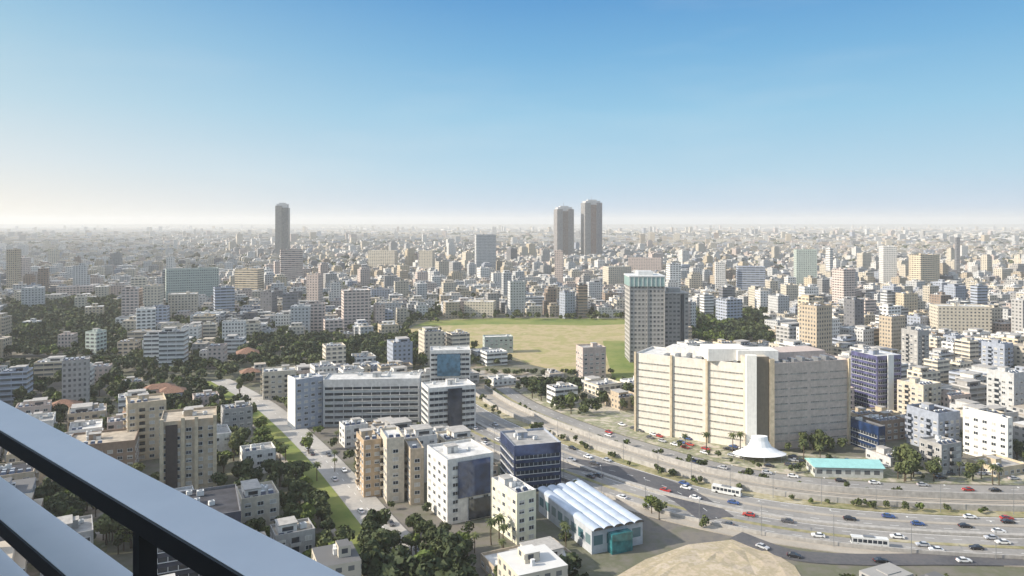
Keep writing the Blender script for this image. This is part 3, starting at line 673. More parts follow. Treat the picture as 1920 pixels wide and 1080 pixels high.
# hand placed middle distance buildings: px0 px1 base top colour roof words
MID = [(1380, 1435, 560, 500, 'bluish grey', 'grey', 'blue grey slab office with dark ribbon windows'),
 (1488, 1532, 545, 468, 'pale green', 'white', 'pale greenish glass tower'), (1548, 1562, 530, 466, 'white', 'white', 'very slim bright white tower'),
 (1648, 1682, 545, 462, 'white', 'white', 'bright white tower with stepped top'), (1704, 1762, 550, 478, 'sandy', 'tan', 'broad yellowish block'),
 (1560, 1604, 580, 505, 'pinkish', 'white', 'pinkish tower with pale roof'), (1582, 1620, 640, 562, 'dark grey', 'dark', 'dark blue black block'),
 (1742, 1860, 640, 575, 'cream', 'white', 'very wide bright cream block'), (1790, 1800, 520, 445, 'dark grey', 'dark', 'needle thin dark tower'),
 (1340, 1360, 560, 492, 'white', 'white', 'slim white tower'), (1178, 1240, 520, 484, 'pinkish', 'white', 'low pinkish block'),
 (1130, 1184, 550, 500, 'cream', 'white', 'cream block with white roof'), (1040, 1056, 545, 470, 'pinkish', 'white', 'pale pink tower in front of skyscrapers'),
 (1312, 1338, 600, 552, 'white', 'white', 'white block with lit side'), (1342, 1392, 612, 562, 'bluish grey', 'grey', 'lavender blue block'),
 (890, 930, 520, 440, 'light grey', 'grey', 'hazy pale grey tower rising above the skyline'), (894, 918, 530, 502, 'white', 'white', 'small bright white block'),
 (690, 745, 512, 470, 'cream', 'white', 'long pale cream block'), (785, 815, 520, 470, 'cream', 'white', 'cream block with lit edge'),
 (525, 568, 540, 468, 'pinkish', 'white', 'pale pinkish tower beneath the lone skyscraper'), (440, 495, 560, 505, 'sandy', 'tan', 'sandy yellow block'),
 (310, 410, 580, 505, 'pale green', 'grey', 'wide hazy green grey block'), (400, 440, 600, 540, 'bluish grey', 'dark', 'blue grey block with dark side'),
 (315, 372, 600, 552, 'cream', 'white', 'wide cream block'), (255, 292, 640, 580, 'white', 'white', 'white block with bright left face'),
 (288, 318, 620, 575, 'bluish grey', 'grey', 'small lavender block'), (12, 40, 560, 468, 'tan', 'tan', 'tall tan tower'),
 (40, 85, 585, 540, 'light grey', 'white', 'pale grey block'), (105, 175, 560, 538, 'pinkish', 'white', 'long pinkish low block'),
 (488, 520, 600, 548, 'dark grey', 'dark', 'dark mauve block'), (575, 605, 590, 515, 'pinkish', 'grey', 'tall pinkish block'),
 (640, 695, 620, 545, 'pinkish', 'white', 'pink and grey tower pair'), (1050, 1080, 600, 550, 'bluish grey', 'dark', 'bluish block at far edge of the park'),
 (700, 722, 618, 572, 'pinkish', 'white', 'slender pink block'), (870, 930, 596, 566, 'cream', 'white', 'long pinkish cream block'),
 (1690, 1742, 700, 620, 'grey', 'grey', 'plain grey block'), (1790, 1835, 690, 640, 'cream', 'white', 'lit cream block'),
 (1840, 1900, 710, 645, 'bluish grey', 'dark', 'shaded mauve block'), (1440, 1480, 600, 555, 'light grey', 'white', 'pale tower'),
 (108, 146, 660, 628, 'pinkish', 'white', 'pale pink house'), (160, 200, 668, 622, 'pale green', 'white', 'green tinted low block'),
 (380, 408, 642, 608, 'cream', 'white', 'bright cream house'), (1850, 1920, 800, 700, 'light grey', 'white', 'light grey block'),
 (1700, 1800, 850, 775, 'bluish grey', 'dark', 'shaded blue grey office row'), (480, 545, 760, 705, 'cream', 'white', 'cream block with dark openings')]
MIDO = []
for (a, b, pb, pt, c, rc, words) in MID:
    rot = R(rnd.choice((12, 20, 28, -8))); dep = max(8, min(20, (b - a) / F * at(a, pb)[1] * .7))
    cx, cy, w_, h = fit(a, b, pb, pt, dep, rot)
    if blocked(cx, cy, w_, dep, rot, 0): cy += 12
    nr = pb > 690
    o = building('apartment_block', words, 'building', cx, cy, w_, dep, h - .9, rot, c, rc, rnd.randrange(4), near=nr, balc=nr,
                 items={'stair': 1, 'tanks': 3 if nr else 0, 'ac': 2})
    SIGHT.append((a, b, pb - (pb - pt) * .35, cy - dep / 2)); MIDO.append((o, words, (a + b) / 2, (pt + pb) / 2))

# ------------------------------------------------------------------ wording of generated things
NUM = ['', 'one', 'two', 'three', 'four', 'five', 'six', 'seven', 'eight', 'nine', 'ten', 'eleven', 'twelve', 'thirteen', 'fourteen', 'fifteen', 'sixteen', 'seventeen', 'eighteen', 'nineteen', 'twenty']
ORD = ['first', 'second', 'third', 'fourth', 'fifth', 'sixth', 'seventh', 'eighth', 'ninth', 'tenth', 'eleventh', 'twelfth', 'thirteenth', 'fourteenth', 'fifteenth', 'sixteenth', 'seventeenth', 'eighteenth', 'nineteenth', 'twentieth'] + ['%dth' % k for k in range(21, 400)]
LM.append(('the dry park', 960, 640)); LM.append(('the highway curve', 1350, 940)); LM.append(('the sandy mound', 1320, 1040)); LM.append(('the balcony railing', 420, 1010))
LM.append(('the wide cream block', 1800, 605)); LM.append(('the grey green block', 360, 540)); LM.append(('the tree lined avenue', 570, 850))
def where(px, py):
    best = min(LM, key=lambda l: ((l[1] - px) ** 2 + ((l[2] - py) * 1.8) ** 2)); dx = px - best[1]; dy = py - best[2]
    if abs(dx) > abs(dy) * 1.2: return ('left of ' if dx < 0 else 'right of ') + best[0]
    return ('beyond ' if dy < 0 else 'before ') + best[0]
def label_all(items):
    """items: (object, words, px, py); gives each its own wording"""
    g = {}
    for o, words, px, py in items: g.setdefault((words, where(px, py)), []).append((px, o))
    for (words, wh), l in g.items():
        l.sort(key=lambda t: t[0])
        for k, (px, o) in enumerate(l):
            if len(l) == 1: s = '%s, %s' % (words, wh)
            elif k == 0: s = '%s, %s, leftmost' % (words, wh)
            elif k == len(l) - 1: s = '%s, %s, rightmost' % (words, wh)
            else: s = '%s, %s, %s from left' % (words, wh, ORD[k])
            o['label'] = s
label_all(MIDO)
SIGHT.append((1290, 1445, 640, 660)); SIGHT.append((0, 120, 670, 590)); SIGHT.append((140, 235, 664, 590)); SIGHT.append((480, 590, 682, 540)); SIGHT.append((610, 780, 682, 540))

# ------------------------------------------------------------------ districts and city blocks
DIST = [(-420, 420, 18), (-150, 360, 28), (60, 330, 24), (250, 330, 20), (420, 480, 30), (-320, 700, 10), (-60, 620, 22), (260, 620, 26), (560, 760, 14),
        (-600, 900, 25), (-150, 950, 15), (250, 950, 8), (620, 1100, 24), (-300, 1300, 30), (150, 1400, 20), (-800, 1400, 12), (900, 1500, 22)]
def dist(x, y): return min(range(len(DIST)), key=lambda k: (DIST[k][0] - x) ** 2 + (DIST[k][1] - y) ** 2)
TREEPX = [(60, 310, 900, 1040, 3.2), (400, 700, 900, 1010, 2.6), (0, 240, 570, 700, 3.1), (0, 470, 680, 800, 2.6), (470, 800, 640, 690, 3.2), (1290, 1445, 588, 650, 3.9), (700, 830, 540, 590, 1.2), (980, 1130, 700, 765, 2.5),
          (1040, 1180, 745, 785, 1.5), (690, 880, 1000, 1240, 3.4), (1000, 1100, 1030, 1200, 3.4), (1810, 1920, 900, 960, 3.0), (1640, 1720, 870, 920, 1.5), (300, 420, 680, 740, 2)]
def treeness(x, y):
    px, py = proj(x, y); t = 1.05 if px < 820 and y > 330 else .65
    for a, b, c, d, k in TREEPX:
        if a < px < b and c < py < d: t = max(t, k)
    return t
plots = []; slabs = MB(); treepos = []
for di, (dx, dy, ang) in enumerate(DIST):
    rot = R(ang + rnd.uniform(-2, 2)); c, s = math.cos(rot), math.sin(rot)
    BW, BD, ST = 66, 44, 9
    for i in range(-14, 15):
        for j in range(-20, 21):
            lx = i * (BW + ST); ly = j * (BD + ST); x = dx + lx * c - ly * s; y = dy + lx * s + ly * c
            if y < 205 or y > 1650 or abs(x) > .78 * y + 60: continue
            cs = corners(x, y, BW, BD, rot)
            if any(dist(*q) != di for q in cs): continue
            if any(inpoly(*q, p) for q in cs + [(x, y)] for p in POLY): big = False
            else: big = True
            if big:
                slabs.quad([(*q, .13) for q in cs])
                for k in range(4): slabs.quad([(*cs[k], 0), (*cs[(k + 1) % 4], 0), (*cs[(k + 1) % 4], .13), (*cs[k], .13)])
            nx = 3 if rnd.random() < .75 else 2; ny = 2
            for a in range(nx):
                for b in range(ny):
                    pw = BW / nx; pd = BD / ny; ux = -BW / 2 + (a + .5) * pw; uy = -BD / 2 + (b + .5) * pd
                    X = x + ux * c - uy * s; Yy = y + ux * s + uy * c
                    tn = treeness(X, Yy)
                    if rnd.random() > .3 * tn and rnd.random() > .06 and not (tn > 2.4 and rnd.random() < .5):
                        plots.append((X, Yy, pw - rnd.uniform(4, 8), pd - rnd.uniform(4, 8), rot + (0 if rnd.random() < .85 else R(3))))
                        nt_ = 1 if rnd.random() < .55 * tn else 0
                    else: nt_ = rnd.randint(4, 8)
                    for _ in range(nt_ + (2 if tn > 1 else 0)):
                        tx = ux + rnd.choice((-1, 1)) * (pw / 2 - rnd.uniform(.5, 2.2)); ty = uy + rnd.uniform(-pd / 2, pd / 2)
                        if nt_ > 2: tx = ux + rnd.uniform(-pw / 2, pw / 2)
                        treepos.append((x + tx * c - ty * s, y + tx * s + ty * c))
            # street trees
            for k in range(8):
                if rnd.random() < .35:
                    ux = -BW / 2 + (k + .5) * BW / 8; uy = -BD / 2 + 1.2; treepos.append((x + ux * c - uy * s, y + ux * s + uy * c))
struct(slabs.build('pavement', M_lot))
for gy in range(120):
    y0 = 212 + gy * 12.5
    for gx in range(int(1.56 * y0 / 15) + 8):
        X = -.78 * y0 - 40 + gx * 15 + rnd.uniform(-4, 4); Yy = y0 + rnd.uniform(-3, 3)
        tn = treeness(X, Yy); fill = DIST[dist(X, Yy)][2]
        if rnd.random() < (.16 if tn < 1 else .3) * tn: treepos.append((X, Yy)); treepos.append((X + rnd.uniform(-6, 6), Yy + rnd.uniform(-6, 6)))
        else: plots.append((X, Yy, rnd.uniform(11, 19), rnd.uniform(9, 15), R(fill)))
# building candidates
gen = []
GRID = {}
def gfree(X, Yy, pw, pd, rot):
    c = corners(X, Yy, pw, pd, rot, .9); k = (int(X // 30), int(Yy // 30))
    for a in (-1, 0, 1):
        for b in (-1, 0, 1):
            for q in GRID.get((k[0] + a, k[1] + b), ()):
                if sat(c, q): return False
    GRID.setdefault(k, []).append(c); return True
for (X, Yy, pw, pd, rot) in plots:
    if blocked(X, Yy, pw, pd, rot, .8): continue
    r = rnd.random(); fl = rnd.choice((2, 3, 3, 4, 4, 4, 5, 5, 6)) if r < .86 else rnd.choice((7, 8, 9, 10))
    if r > .975 and Yy > 480: fl = rnd.randint(11, 16)
    if treeness(X, Yy) > 3 and rnd.random() < (.9 if treeness(X, Yy) < 4 else .35): continue
    if not gfree(X, Yy, pw, pd, rot): continue
    px, py = proj(X, Yy)
    hip = False
    if 60 < px < 520 and 640 < py < 800 and rnd.random() < .35: fl = 2; hip = True
    h = fl * 3.1 + .4; hh = limit_h(X, Yy, pw * .55, h + .9, 0) - .9
    if hh < h: fl = int((hh - .4) / 3.1); h = fl * 3.1 + .4
    if px < 720 and Yy < 430 and fl > 4: fl = rnd.choice((3, 4)); h = fl * 3.1 + .4
    if fl < 1: continue
    cw = rnd.choices(['cream', 'white', 'grey', 'tan', 'pinkish', 'light grey', 'bluish grey', 'dark grey', 'sandy', 'brown'],
                     [22, 18, 14, 10, 12, 16, 6, 4, 6, 3])[0]
    rc = rnd.choices(['white', 'grey', 'tan', 'dark'], [34, 38, 18, 10])[0]
    gen.append([X, Yy, pw, pd, rot, h, fl, cw, rc, hip])
def inview(X, Yy, m=0): return abs(X) < .7 * Yy - m and Yy > 228
iv = [g for g in gen if inview(g[0], g[1], 4)]
iv.sort(key=lambda g: -(g[2] + 6) * (g[5] + 12) / g[1] ** 2)
NB = 275; own = iv[:NB]; ownset = set(id(g) for g in own); rest = [g for g in gen if id(g) not in ownset]
gl = []
for g in own:
    X, Yy, pw, pd, rot, h, fl, cw, rc, hip = g
    near = Yy < 400; it = {'stair': 1} if rnd.random() < .8 and not hip else {}
    nt_ = rnd.choice((2, 3, 4, 6, 8)) if Yy < 620 else rnd.choice((0, 1, 2)); it['tanks'] = 0 if hip else nt_; it['ac'] = 0 if hip else rnd.randint(1, 5)
    balc = rnd.random() < .5
    word = ('%s %s storey house, red tiled roof' % (cw, NUM[fl])) if hip else '%s %s storey block, %s roof' % (cw, NUM[fl], rc)
    o = building('house' if hip else 'apartment_block', '', 'house' if hip else 'apartment block', X, Yy, pw, pd, h, rot, cw, rc, rnd.randrange(4), near, balc,
                 items=it, group='houses and apartment blocks of the city', hip=hip, cap=30)
    px, py = proj(X, Yy, h / 2); gl.append((o, word, px, py))
label_all(gl)

# the rest of the city: one mesh
TC = [PAL[k] for k in ('cream', 'white', 'grey', 'tan', 'pinkish', 'light grey', 'bluish grey', 'dark grey', 'sandy', 'brown')]; TW = [20, 18, 14, 10, 12, 16, 6, 4, 6, 3]
RC = [(.60, .59, .56), (.36, .35, .33), (.44, .38, .30), (.14, .14, .14)]
cv = []; cf = []; cm = []; cu = []; cc = []
def cbox(x, y, w_, d_, rot, z0, z1, col, rcol):
    n = len(cv); cs = corners(x, y, w_, d_, rot)
    for q in cs: cv.append((*q, z0))
    for q in cs: cv.append((*q, z1))
    hh = z1 - z0
    for k in range(4):
        j = (k + 1) % 4; L_ = w_ if k % 2 == 0 else d_
        cf.append((n + k, n + j, n + 4 + j, n + 4 + k)); cm.append(0); cu.extend([(0, 0), (L_, 0), (L_, hh), (0, hh)]); cc.extend([(*col, 1)] * 4)
    cf.append((n + 4, n + 5, n + 6, n + 7)); cm.append(1); cu.extend([(0, 0)] * 4); cc.extend([(*rcol, 1)] * 4)
def cbuild(x, y, w_, d_, rot, h, col, rcol, detail=True):
    cbox(x, y, w_, d_, rot, 0, h, col, rcol)
    if detail:
        if rnd.random() < .4: a = rnd.choice((-1, 1)); cbox(x + math.cos(rot) * w_ * .5 * a, y + math.sin(rot) * w_ * .5 * a, w_ * .4, d_ * rnd.uniform(.5, 1.25), rot, 0, h * rnd.uniform(.5, .85), col, rcol)
        if rnd.random() < .3: cbox(x, y, w_ * .7, d_ * .7, rot, h + .01, h + 3, col, rcol)
        cbox(x + rnd.uniform(-2, 2), y + rnd.uniform(-1, 1), w_ * .3, d_ * .35, rot, h + .01, h + rnd.uniform(2, 3.5), col, rcol)
        for _ in range(rnd.randint(0, 4)):
            q = rnd.uniform(1, 2.4); cbox(x + rnd.uniform(-w_, w_) * .3, y + rnd.uniform(-d_, d_) * .3, q, q, rot, h + .01, h + rnd.uniform(1, 1.9), (.68, .68, .67), (.68, .68, .67))
def jit(c, a=.12): k = 1 + rnd.uniform(-a, a); return tuple(min(.85, v * k) for v in c)
for (X, Yy, pw, pd, rot, h, fl, cw, rc, hip) in rest: cbuild(X, Yy, pw, pd, rot, h, jit(PAL[cw]), jit(rnd.choice(RC)))
def farfill(y0, y1, step, hs, tallp, tall):
    y = y0
    while y < y1:
        st = step * (1 + .25 * (y - y0) / y0); x = -.76 * y
        while x < .76 * y:
            X = x + rnd.uniform(-.25, .25) * st; Yy = y + rnd.uniform(-.3, .3) * st; x += st
            if rnd.random() < .16: continue
            w_ = st * rnd.uniform(.4, .78); d_ = st * rnd.uniform(.35, .7); h = rnd.choice(hs)
            if rnd.random() < tallp: h = rnd.uniform(*tall); w_ = min(w_, rnd.uniform(18, 34)); d_ = min(d_, 24)
            rot = R(8 + 22 * math.sin(X * .0012 + Yy * .0009) + rnd.uniform(-3, 3))
            if Yy < 2700 and blocked(X, Yy, w_, d_, rot, .5): continue
            hh = limit_h(X, Yy, w_ * .55, h)
            if hh < 4: continue
            cbuild(X, Yy, w_, d_, rot, min(h, hh), jit(rnd.choices(TC, TW)[0]), jit(rnd.choice(RC)), Yy < 3000)
        y += st * .9
farfill(1660, 3200, 29, (7, 9, 12, 15, 18, 21), .012, (28, 48))
farfill(3200, 6500, 52, (8, 12, 15, 20, 25), .018, (35, 60))
farfill(6500, 15000, 150, (10, 15, 20, 26), .05, (40, 75))
me = bpy.data.meshes.new('distant_buildings'); me.from_pydata(cv, [], cf)
me.materials.append(windows('city_walls', (0, 0, 0), 3.6, .5, 3.1, .46, attr='tint'))
m, N, L, P = newmat('city_roofs'); a = N.new('ShaderNodeVertexColor'); a.layer_name = 'tint'
L.new(mixc(N, L, mathn(N, L, 'MULTIPLY', noise(N, L, .3, 4, geo_pos(N)), .6), a.outputs[0], mixc(N, L, .5, a.outputs[0], (.08, .075, .07))), P.inputs[0]); P.inputs['Roughness'].default_value = .95
me.materials.append(m); me.polygons.foreach_set('material_index', cm)
u = me.uv_layers.new(name='UVMap'); u.data.foreach_set('uv', np.array(cu, dtype='f4').ravel())
ca = me.color_attributes.new('tint', 'FLOAT_COLOR', 'CORNER'); ca.data.foreach_set('color', np.array(cc, dtype='f4').ravel()); me.update()
o = inst('distant_buildings', me); o['kind'] = 'stuff'; tag(o, 'thousands of far apartment blocks fading into haze towards the horizon', 'city')
print('far boxes', len(cf) // 5, 'plots', len(plots), 'gen', len(gen), 'in view', len(iv))

# ------------------------------------------------------------------ trees
def crown_arrays(rs, n, rad, hgt, leaf, lobes):
    L_ = []
    for _ in range(lobes):
        a = rs.uniform(0, 6.28); r = rs.uniform(0, .55) * rad; L_.append((r * math.cos(a), r * math.sin(a), rs.uniform(.35, .75) * hgt, rs.uniform(.38, .6) * rad))
    L_ = np.array(L_); k = rs.randint(0, lobes, n); d = rs.normal(size=(n, 3)); d /= np.linalg.norm(d, axis=1)[:, None]
    rr = rs.uniform(.55, 1.0, n) ** .6; c = L_[k, :3] + d * (rr * L_[k, 3])[:, None] * np.array([1, 1, .8])
    nn = d + rs.normal(size=(n, 3)) * .5; nn /= np.linalg.norm(nn, axis=1)[:, None]
    t = np.cross(nn, rs.normal(size=(n, 3))); t /= np.linalg.norm(t, axis=1)[:, None]; b = np.cross(nn, t)
    s = (leaf * rs.uniform(.6, 1.3, n))[:, None]
    return np.stack([c - t * s - b * s * .7, c + t * s - b * s * .5, c + t * s * .8 + b * s, c - t * s * .9 + b * s * .6], 1)   # n,4,3
def arr_mesh(name, Q, mats, mi=None):
    n = len(Q); me = bpy.data.meshes.new(name); me.vertices.add(n * 4); me.vertices.foreach_set('co', Q.reshape(-1).astype('f4'))
    me.loops.add(n * 4); me.loops.foreach_set('vertex_index', np.arange(n * 4, dtype='i4')); me.polygons.add(n)
    me.polygons.foreach_set('loop_start', np.arange(0, n * 4, 4, dtype='i4')); me.polygons.foreach_set('loop_total', np.full(n, 4, dtype='i4'))
    for m in mats: me.materials.append(m)
    if mi is not None: me.polygons.foreach_set('material_index', mi.astype('i4'))
    me.update(); me.validate(); return me
TV = []
for k in range(9):
    rs = np.random.RandomState(40 + k); narrow = k % 3 == 2
    rad = 2.2 if narrow else 3.6; hg = 7.5 if narrow else 5.2; z0 = 1.6 if narrow else 2.4
    Q = crown_arrays(rs, 520, rad, hg, .42, 9 if narrow else 8); Q[:, :, 2] += z0
    cm_ = arr_mesh('crown', Q, [M_leaf[k // 3]])
    mb = MB(); mb.tube((0, 0, 0), (.1, .05, z0 + 1.6), .28, .15, 8)
    for a in range(4):
        an = a * 1.6 + k; mb.tube((.08, .04, z0 + .2 + a * .25), (math.cos(an) * rad * .5, math.sin(an) * rad * .5, z0 + hg * .5), .12, .04, 6)
    TV.append((cm_, mb.mesh('trunk', M_trunk), k // 3, narrow))
mb = MB(); pts = [(.35 * math.sin(k * .5) * .6, 0, k * 1.15) for k in range(8)]
for p, q in zip(pts, pts[1:]): mb.tube(p, q, .24 - .008 * p[2], .23 - .008 * q[2], 8)
PT = mb.mesh('trunk', M_trunk); mb = MB(); tp = Vector(pts[-1])
for k in range(22):
    an = k * 2.4; up = .9 - (k / 22) * 1.5; d = Vector((math.cos(an), math.sin(an), 0)); sd = Vector((-d.y, d.x, 0)); prev = tp; dirv = (d + Vector((0, 0, up))).normalized(); wd = .1
    for sgm in range(5):
        nx_ = prev + dirv * .55; w2 = (.38, .42, .36, .24, .03)[sgm]
        mb.quad([prev - sd * wd, prev, nx_ + Vector((0, 0, .0)), nx_ - sd * w2 - Vector((0, 0, w2 * .4))]); mb.quad([prev, prev + sd * wd, nx_ + sd * w2 - Vector((0, 0, w2 * .4)), nx_])
        prev = nx_; wd = w2; dirv = (dirv + Vector((0, 0, -.32))).normalized()
PC = mb.mesh('crown', M_leaf[1]); pal = []
for (a, b, c_, d_, n) in ((1000, 1080, 1000, 1040, 4), (1430, 1540, 862, 872, 6), (470, 640, 830, 960, 10), (1650, 1800, 880, 905, 6), (1820, 1900, 880, 950, 5), (850, 960, 1010, 1070, 5), (1200, 1400, 838, 850, 7)):
    for _ in range(n):
        x, y = at(rnd.uniform(a, b), rnd.uniform(c_, d_))
        if any(abs(q[0] - x) < 40 and abs(q[1] - y) < 40 and sat(corners(x, y, 2.4, 2.4, 0), q[5]) for q in FOOT) or inpoly(x, y, offs(HW, -18) + offs(HW, 52)[::-1]): continue
        s_ = rnd.uniform(.7, 1.1); o = thing('palm_tree', '', 'palm tree', (x, y, .1), rnd.uniform(0, 6), 'palm trees by the roads'); o.scale = (s_,) * 3; inst('trunk', PT, o); inst('crown', PC, o)
        pal.append((o, '%s slender palm tree' % ('tall' if s_ > .9 else 'short'), *proj(x, y, 5)))
label_all(pal)
# parks, avenue and verge trees
for k in range(0, len(AV) - 1, 2):
    for o in (-12.6, 13.5):
        q = offs(AV, o + rnd.uniform(-.6, .6))[k]
        if rnd.random() < (.25 if o < 0 else .5): treepos.append(q + (1,))
for (a, b, c_, d_, n) in ((800, 1175, 594, 601, 60), (1290, 1445, 592, 648, 150), (785, 830, 600, 640, 25), (1640, 1715, 876, 915, 14), (1820, 1920, 905, 960, 26), (1440, 1590, 836, 852, 26),
                        (980, 1140, 700, 765, 45), (1060, 1350, 872, 878, 12), (1400, 1500, 1004, 1020, 10), (880, 1180, 700, 735, 45), (780, 900, 655, 700, 25), (690, 880, 1005, 1140, 75), (1000, 1100, 1035, 1120, 30), (480, 640, 810, 930, 6), (400, 640, 960, 1090, 60), (410, 470, 880, 910, 10), (0, 240, 590, 695, 170), (60, 300, 920, 1040, 40), (0, 460, 690, 790, 70), (470, 800, 640, 695, 120), (1470, 1540, 1066, 1079, 8), (1180, 1200, 640, 700, 6)):
    for _ in range(n): treepos.append(at(rnd.uniform(a, b), rnd.uniform(c_, d_)) + (1,))
for o, n in ((20.3, 60), (38, 45), (56, 26), (66, 22), (76, 20), (-20.5, 16)):
    A = offs(HW, o)
    for _ in range(n):
        q = rnd.choice(A); treepos.append((q[0] + rnd.uniform(-4, 4), q[1] + rnd.uniform(-.8, .8), 2))
ok = []
for t in treepos:
    x, y = t[0], t[1]; forced = len(t) > 2
    if y < 205 or abs(x) > .76 * y + 30: continue
    if not forced and any(inpoly(x, y, p) for p in POLY): continue
    if forced and t[2] == 1 and inpoly(x, y, POLY[1]): continue
    if any(abs(q[0] - x) < 40 and abs(q[1] - y) < 40 and sat(corners(x, y, 2.4, 2.4, 0), q[5]) for q in FOOT): continue
    s = rnd.uniform(.65, 1.25) * (1.15 if treeness(x, y) > 1 else 1); hh = limit_h(x, y, 3, 8.5 * s)
    if hh < 8.5 * s: s = hh / 8.5
    if forced and t[2] == 2: s = min(s, rnd.uniform(.3, .6))
    if s < .28: continue
    px, py = proj(x, y); col = 0 if treeness(x, y) > 1.6 else 1
    if 480 < px < 640 and 800 < py < 900: col = 2
    if 1290 < px < 1350 and 615 < py < 650: col = 2
    if rnd.random() < .25: col = rnd.randrange(3)
    ok.append((x, y, s, col))
ivt = sorted([t for t in ok if inview(t[0], t[1], 1)], key=lambda t: t[1] / t[2]); NT = 295
mine = ivt[:NT]; ms = set(id(t) for t in mine); tl = []
for t in mine:
    x, y, s, col = t; k = col * 3 + rnd.randrange(3); cm_, tm, cc_, nar = TV[k]
    o = thing('tree', '', 'tree', (x, y, .05), rnd.uniform(0, 6.28), 'trees between the buildings'); o.scale = (s, s, s * rnd.uniform(.9, 1.15))
    inst('trunk', tm, o); inst('crown', cm_, o)
    px, py = proj(x, y, 4); tl.append((o, '%s %s %s tree' % (('small' if s < .85 else 'large' if s > 1.2 else 'mid sized'), ('dark green', 'olive green', 'bright green')[cc_], 'narrow' if nar else 'round'), px, py))
label_all(tl)
QS = []; MI = []
for t in ok:
    if id(t) in ms: continue
    x, y, s, col = t; n = 110 if y < 700 else 45; rs = nrs
    Q = crown_arrays(rs, n, 3.8 * s, 6 * s, (.75 if y < 700 else 1.1) * s, 6); Q += np.array([x, y, 1.8 * s]); QS.append(Q); MI.append(np.full(n, col))
for _ in range(2600):
    y = 1600 + 5200 * rnd.random() ** 1.6; x = rnd.uniform(-.75, .75) * y
    if noise_gate := (math.sin(x * .004 + 1) * math.sin(y * .003) + rnd.uniform(-.4, .4)) < .05: continue
    s = 1.6 + y / 2500; hh = limit_h(x, y, 8, 9 * s)
    if hh < 8 * s: continue
    n = 26; Q = crown_arrays(nrs, n, 5.5 * s, 6 * s, 2.2 * s, 5); Q += np.array([x, y, 1]); QS.append(Q); MI.append(np.full(n, rnd.choice((0, 0, 1))))
o = inst('tree_mass', arr_mesh('tree_mass', np.concatenate(QS), M_leaf, np.concatenate(MI))); o['kind'] = 'stuff'; tag(o, 'countless further trees scattered between the distant blocks', 'trees')
print('trees', len(ok), 'in view', len(ivt))

# ------------------------------------------------------------------ cars and lamps
M_tyre = plain('tyre', (.02, .02, .02), .9, .1); M_hub = plain('alloy', (.45, .45, .46), .35, .05, metal=.8)
M_head = plain('headlight', (.8, .8, .78), .15, .02); M_tail = plain('taillight', (.45, .02, .02), .3, .05)
CARS = {'white': (.75, .75, .74), 'silver': (.42, .43, .45), 'black': (.02, .02, .025), 'red': (.38, .03, .025), 'blue': (.04, .09, .25), 'dark grey': (.09, .09, .10)}
def car_parts(c):
    pm = plain('car_paint_' + c.replace(' ', '_'), CARS[c], .25, .03, streak=False, spec=.6)
    prof = [(-2.2, .35), (-2.2, .8), (-1.5, .95), (-.9, 1.0), (1.2, 1.0), (2.1, .92), (2.2, .6), (2.2, .35)]
    mb = MB(); W_ = .86
    for s in (-1, 1):
        pts = [(x, s * W_, z) for x, z in prof]; mb.quad(pts if s < 0 else pts[::-1])
    for k in range(len(prof)):
        (x0, z0), (x1, z1) = prof[k], prof[(k + 1) % len(prof)]; mb.quad([(x0, -W_, z0), (x0, W_, z0), (x1, W_, z1), (x1, -W_, z1)])
    body = mb.mesh('body', pm); mb = MB()
    lo = [(-1.0, -.8, 1.0), (1.7, -.8, .98), (1.7, .8, .98), (-1.0, .8, 1.0)]; hi = [(-.3, -.62, 1.42), (1.05, -.62, 1.44), (1.05, .62, 1.44), (-.3, .62, 1.42)]
    for k in range(4): j = (k + 1) % 4; mb.quad([lo[k], lo[j], hi[j], hi[k]], 0)
    glass = mb.mesh('windows', M_glass); mb = MB(); mb.box(-.32, 1.07, -.64, .64, 1.425, 1.47, 0); roof = mb.mesh('roof', pm)
    mb = MB(); mb.tube((0, -.1, 0), (0, .1, 0), .33, .33, 14, 0); tyre = mb.mesh('tyre', M_tyre)
    mb = MB(); mb.tube((0, -.115, 0), (0, .115, 0), .18, .18, 10, 0); hub = mb.mesh('rim', M_hub)
    mb = MB(); mb.box(-2.24, -2.15, -.16, .16, -.08, .08); hl = mb.mesh('headlight', M_head)
    mb = MB(); mb.box(2.13, 2.23, -.16, .16, -.08, .08); tl_ = mb.mesh('taillight', M_tail)
    return body, glass, roof, tyre, hub, hl, tl_
def make_car(c):
    b, g, r, ty, hb, hl, tl_ = car_parts(c); t = thing('car', '', 'car', (0, 0, 0), 0, 'cars driving on the highway')
    inst('body', b, t); inst('windows', g, t); inst('roof', r, t)
    for x in (-1.35, 1.35):
        for y in (-.8, .8): wl = inst('wheel', ty, t, (x, y, .33)); inst('rim', hb, wl)
    for y in (-.6, .6): inst('headlight', hl, t, (0, y, .68)); inst('taillight', tl_, t, (0, y, .76))
    return t
def copy_tree(o, parent=None):
    c = o.copy(); COL.objects.link(c); c.parent = parent
    for ch in list(o.children): copy_tree(ch, c)
    return c
proto = {}; carl = []
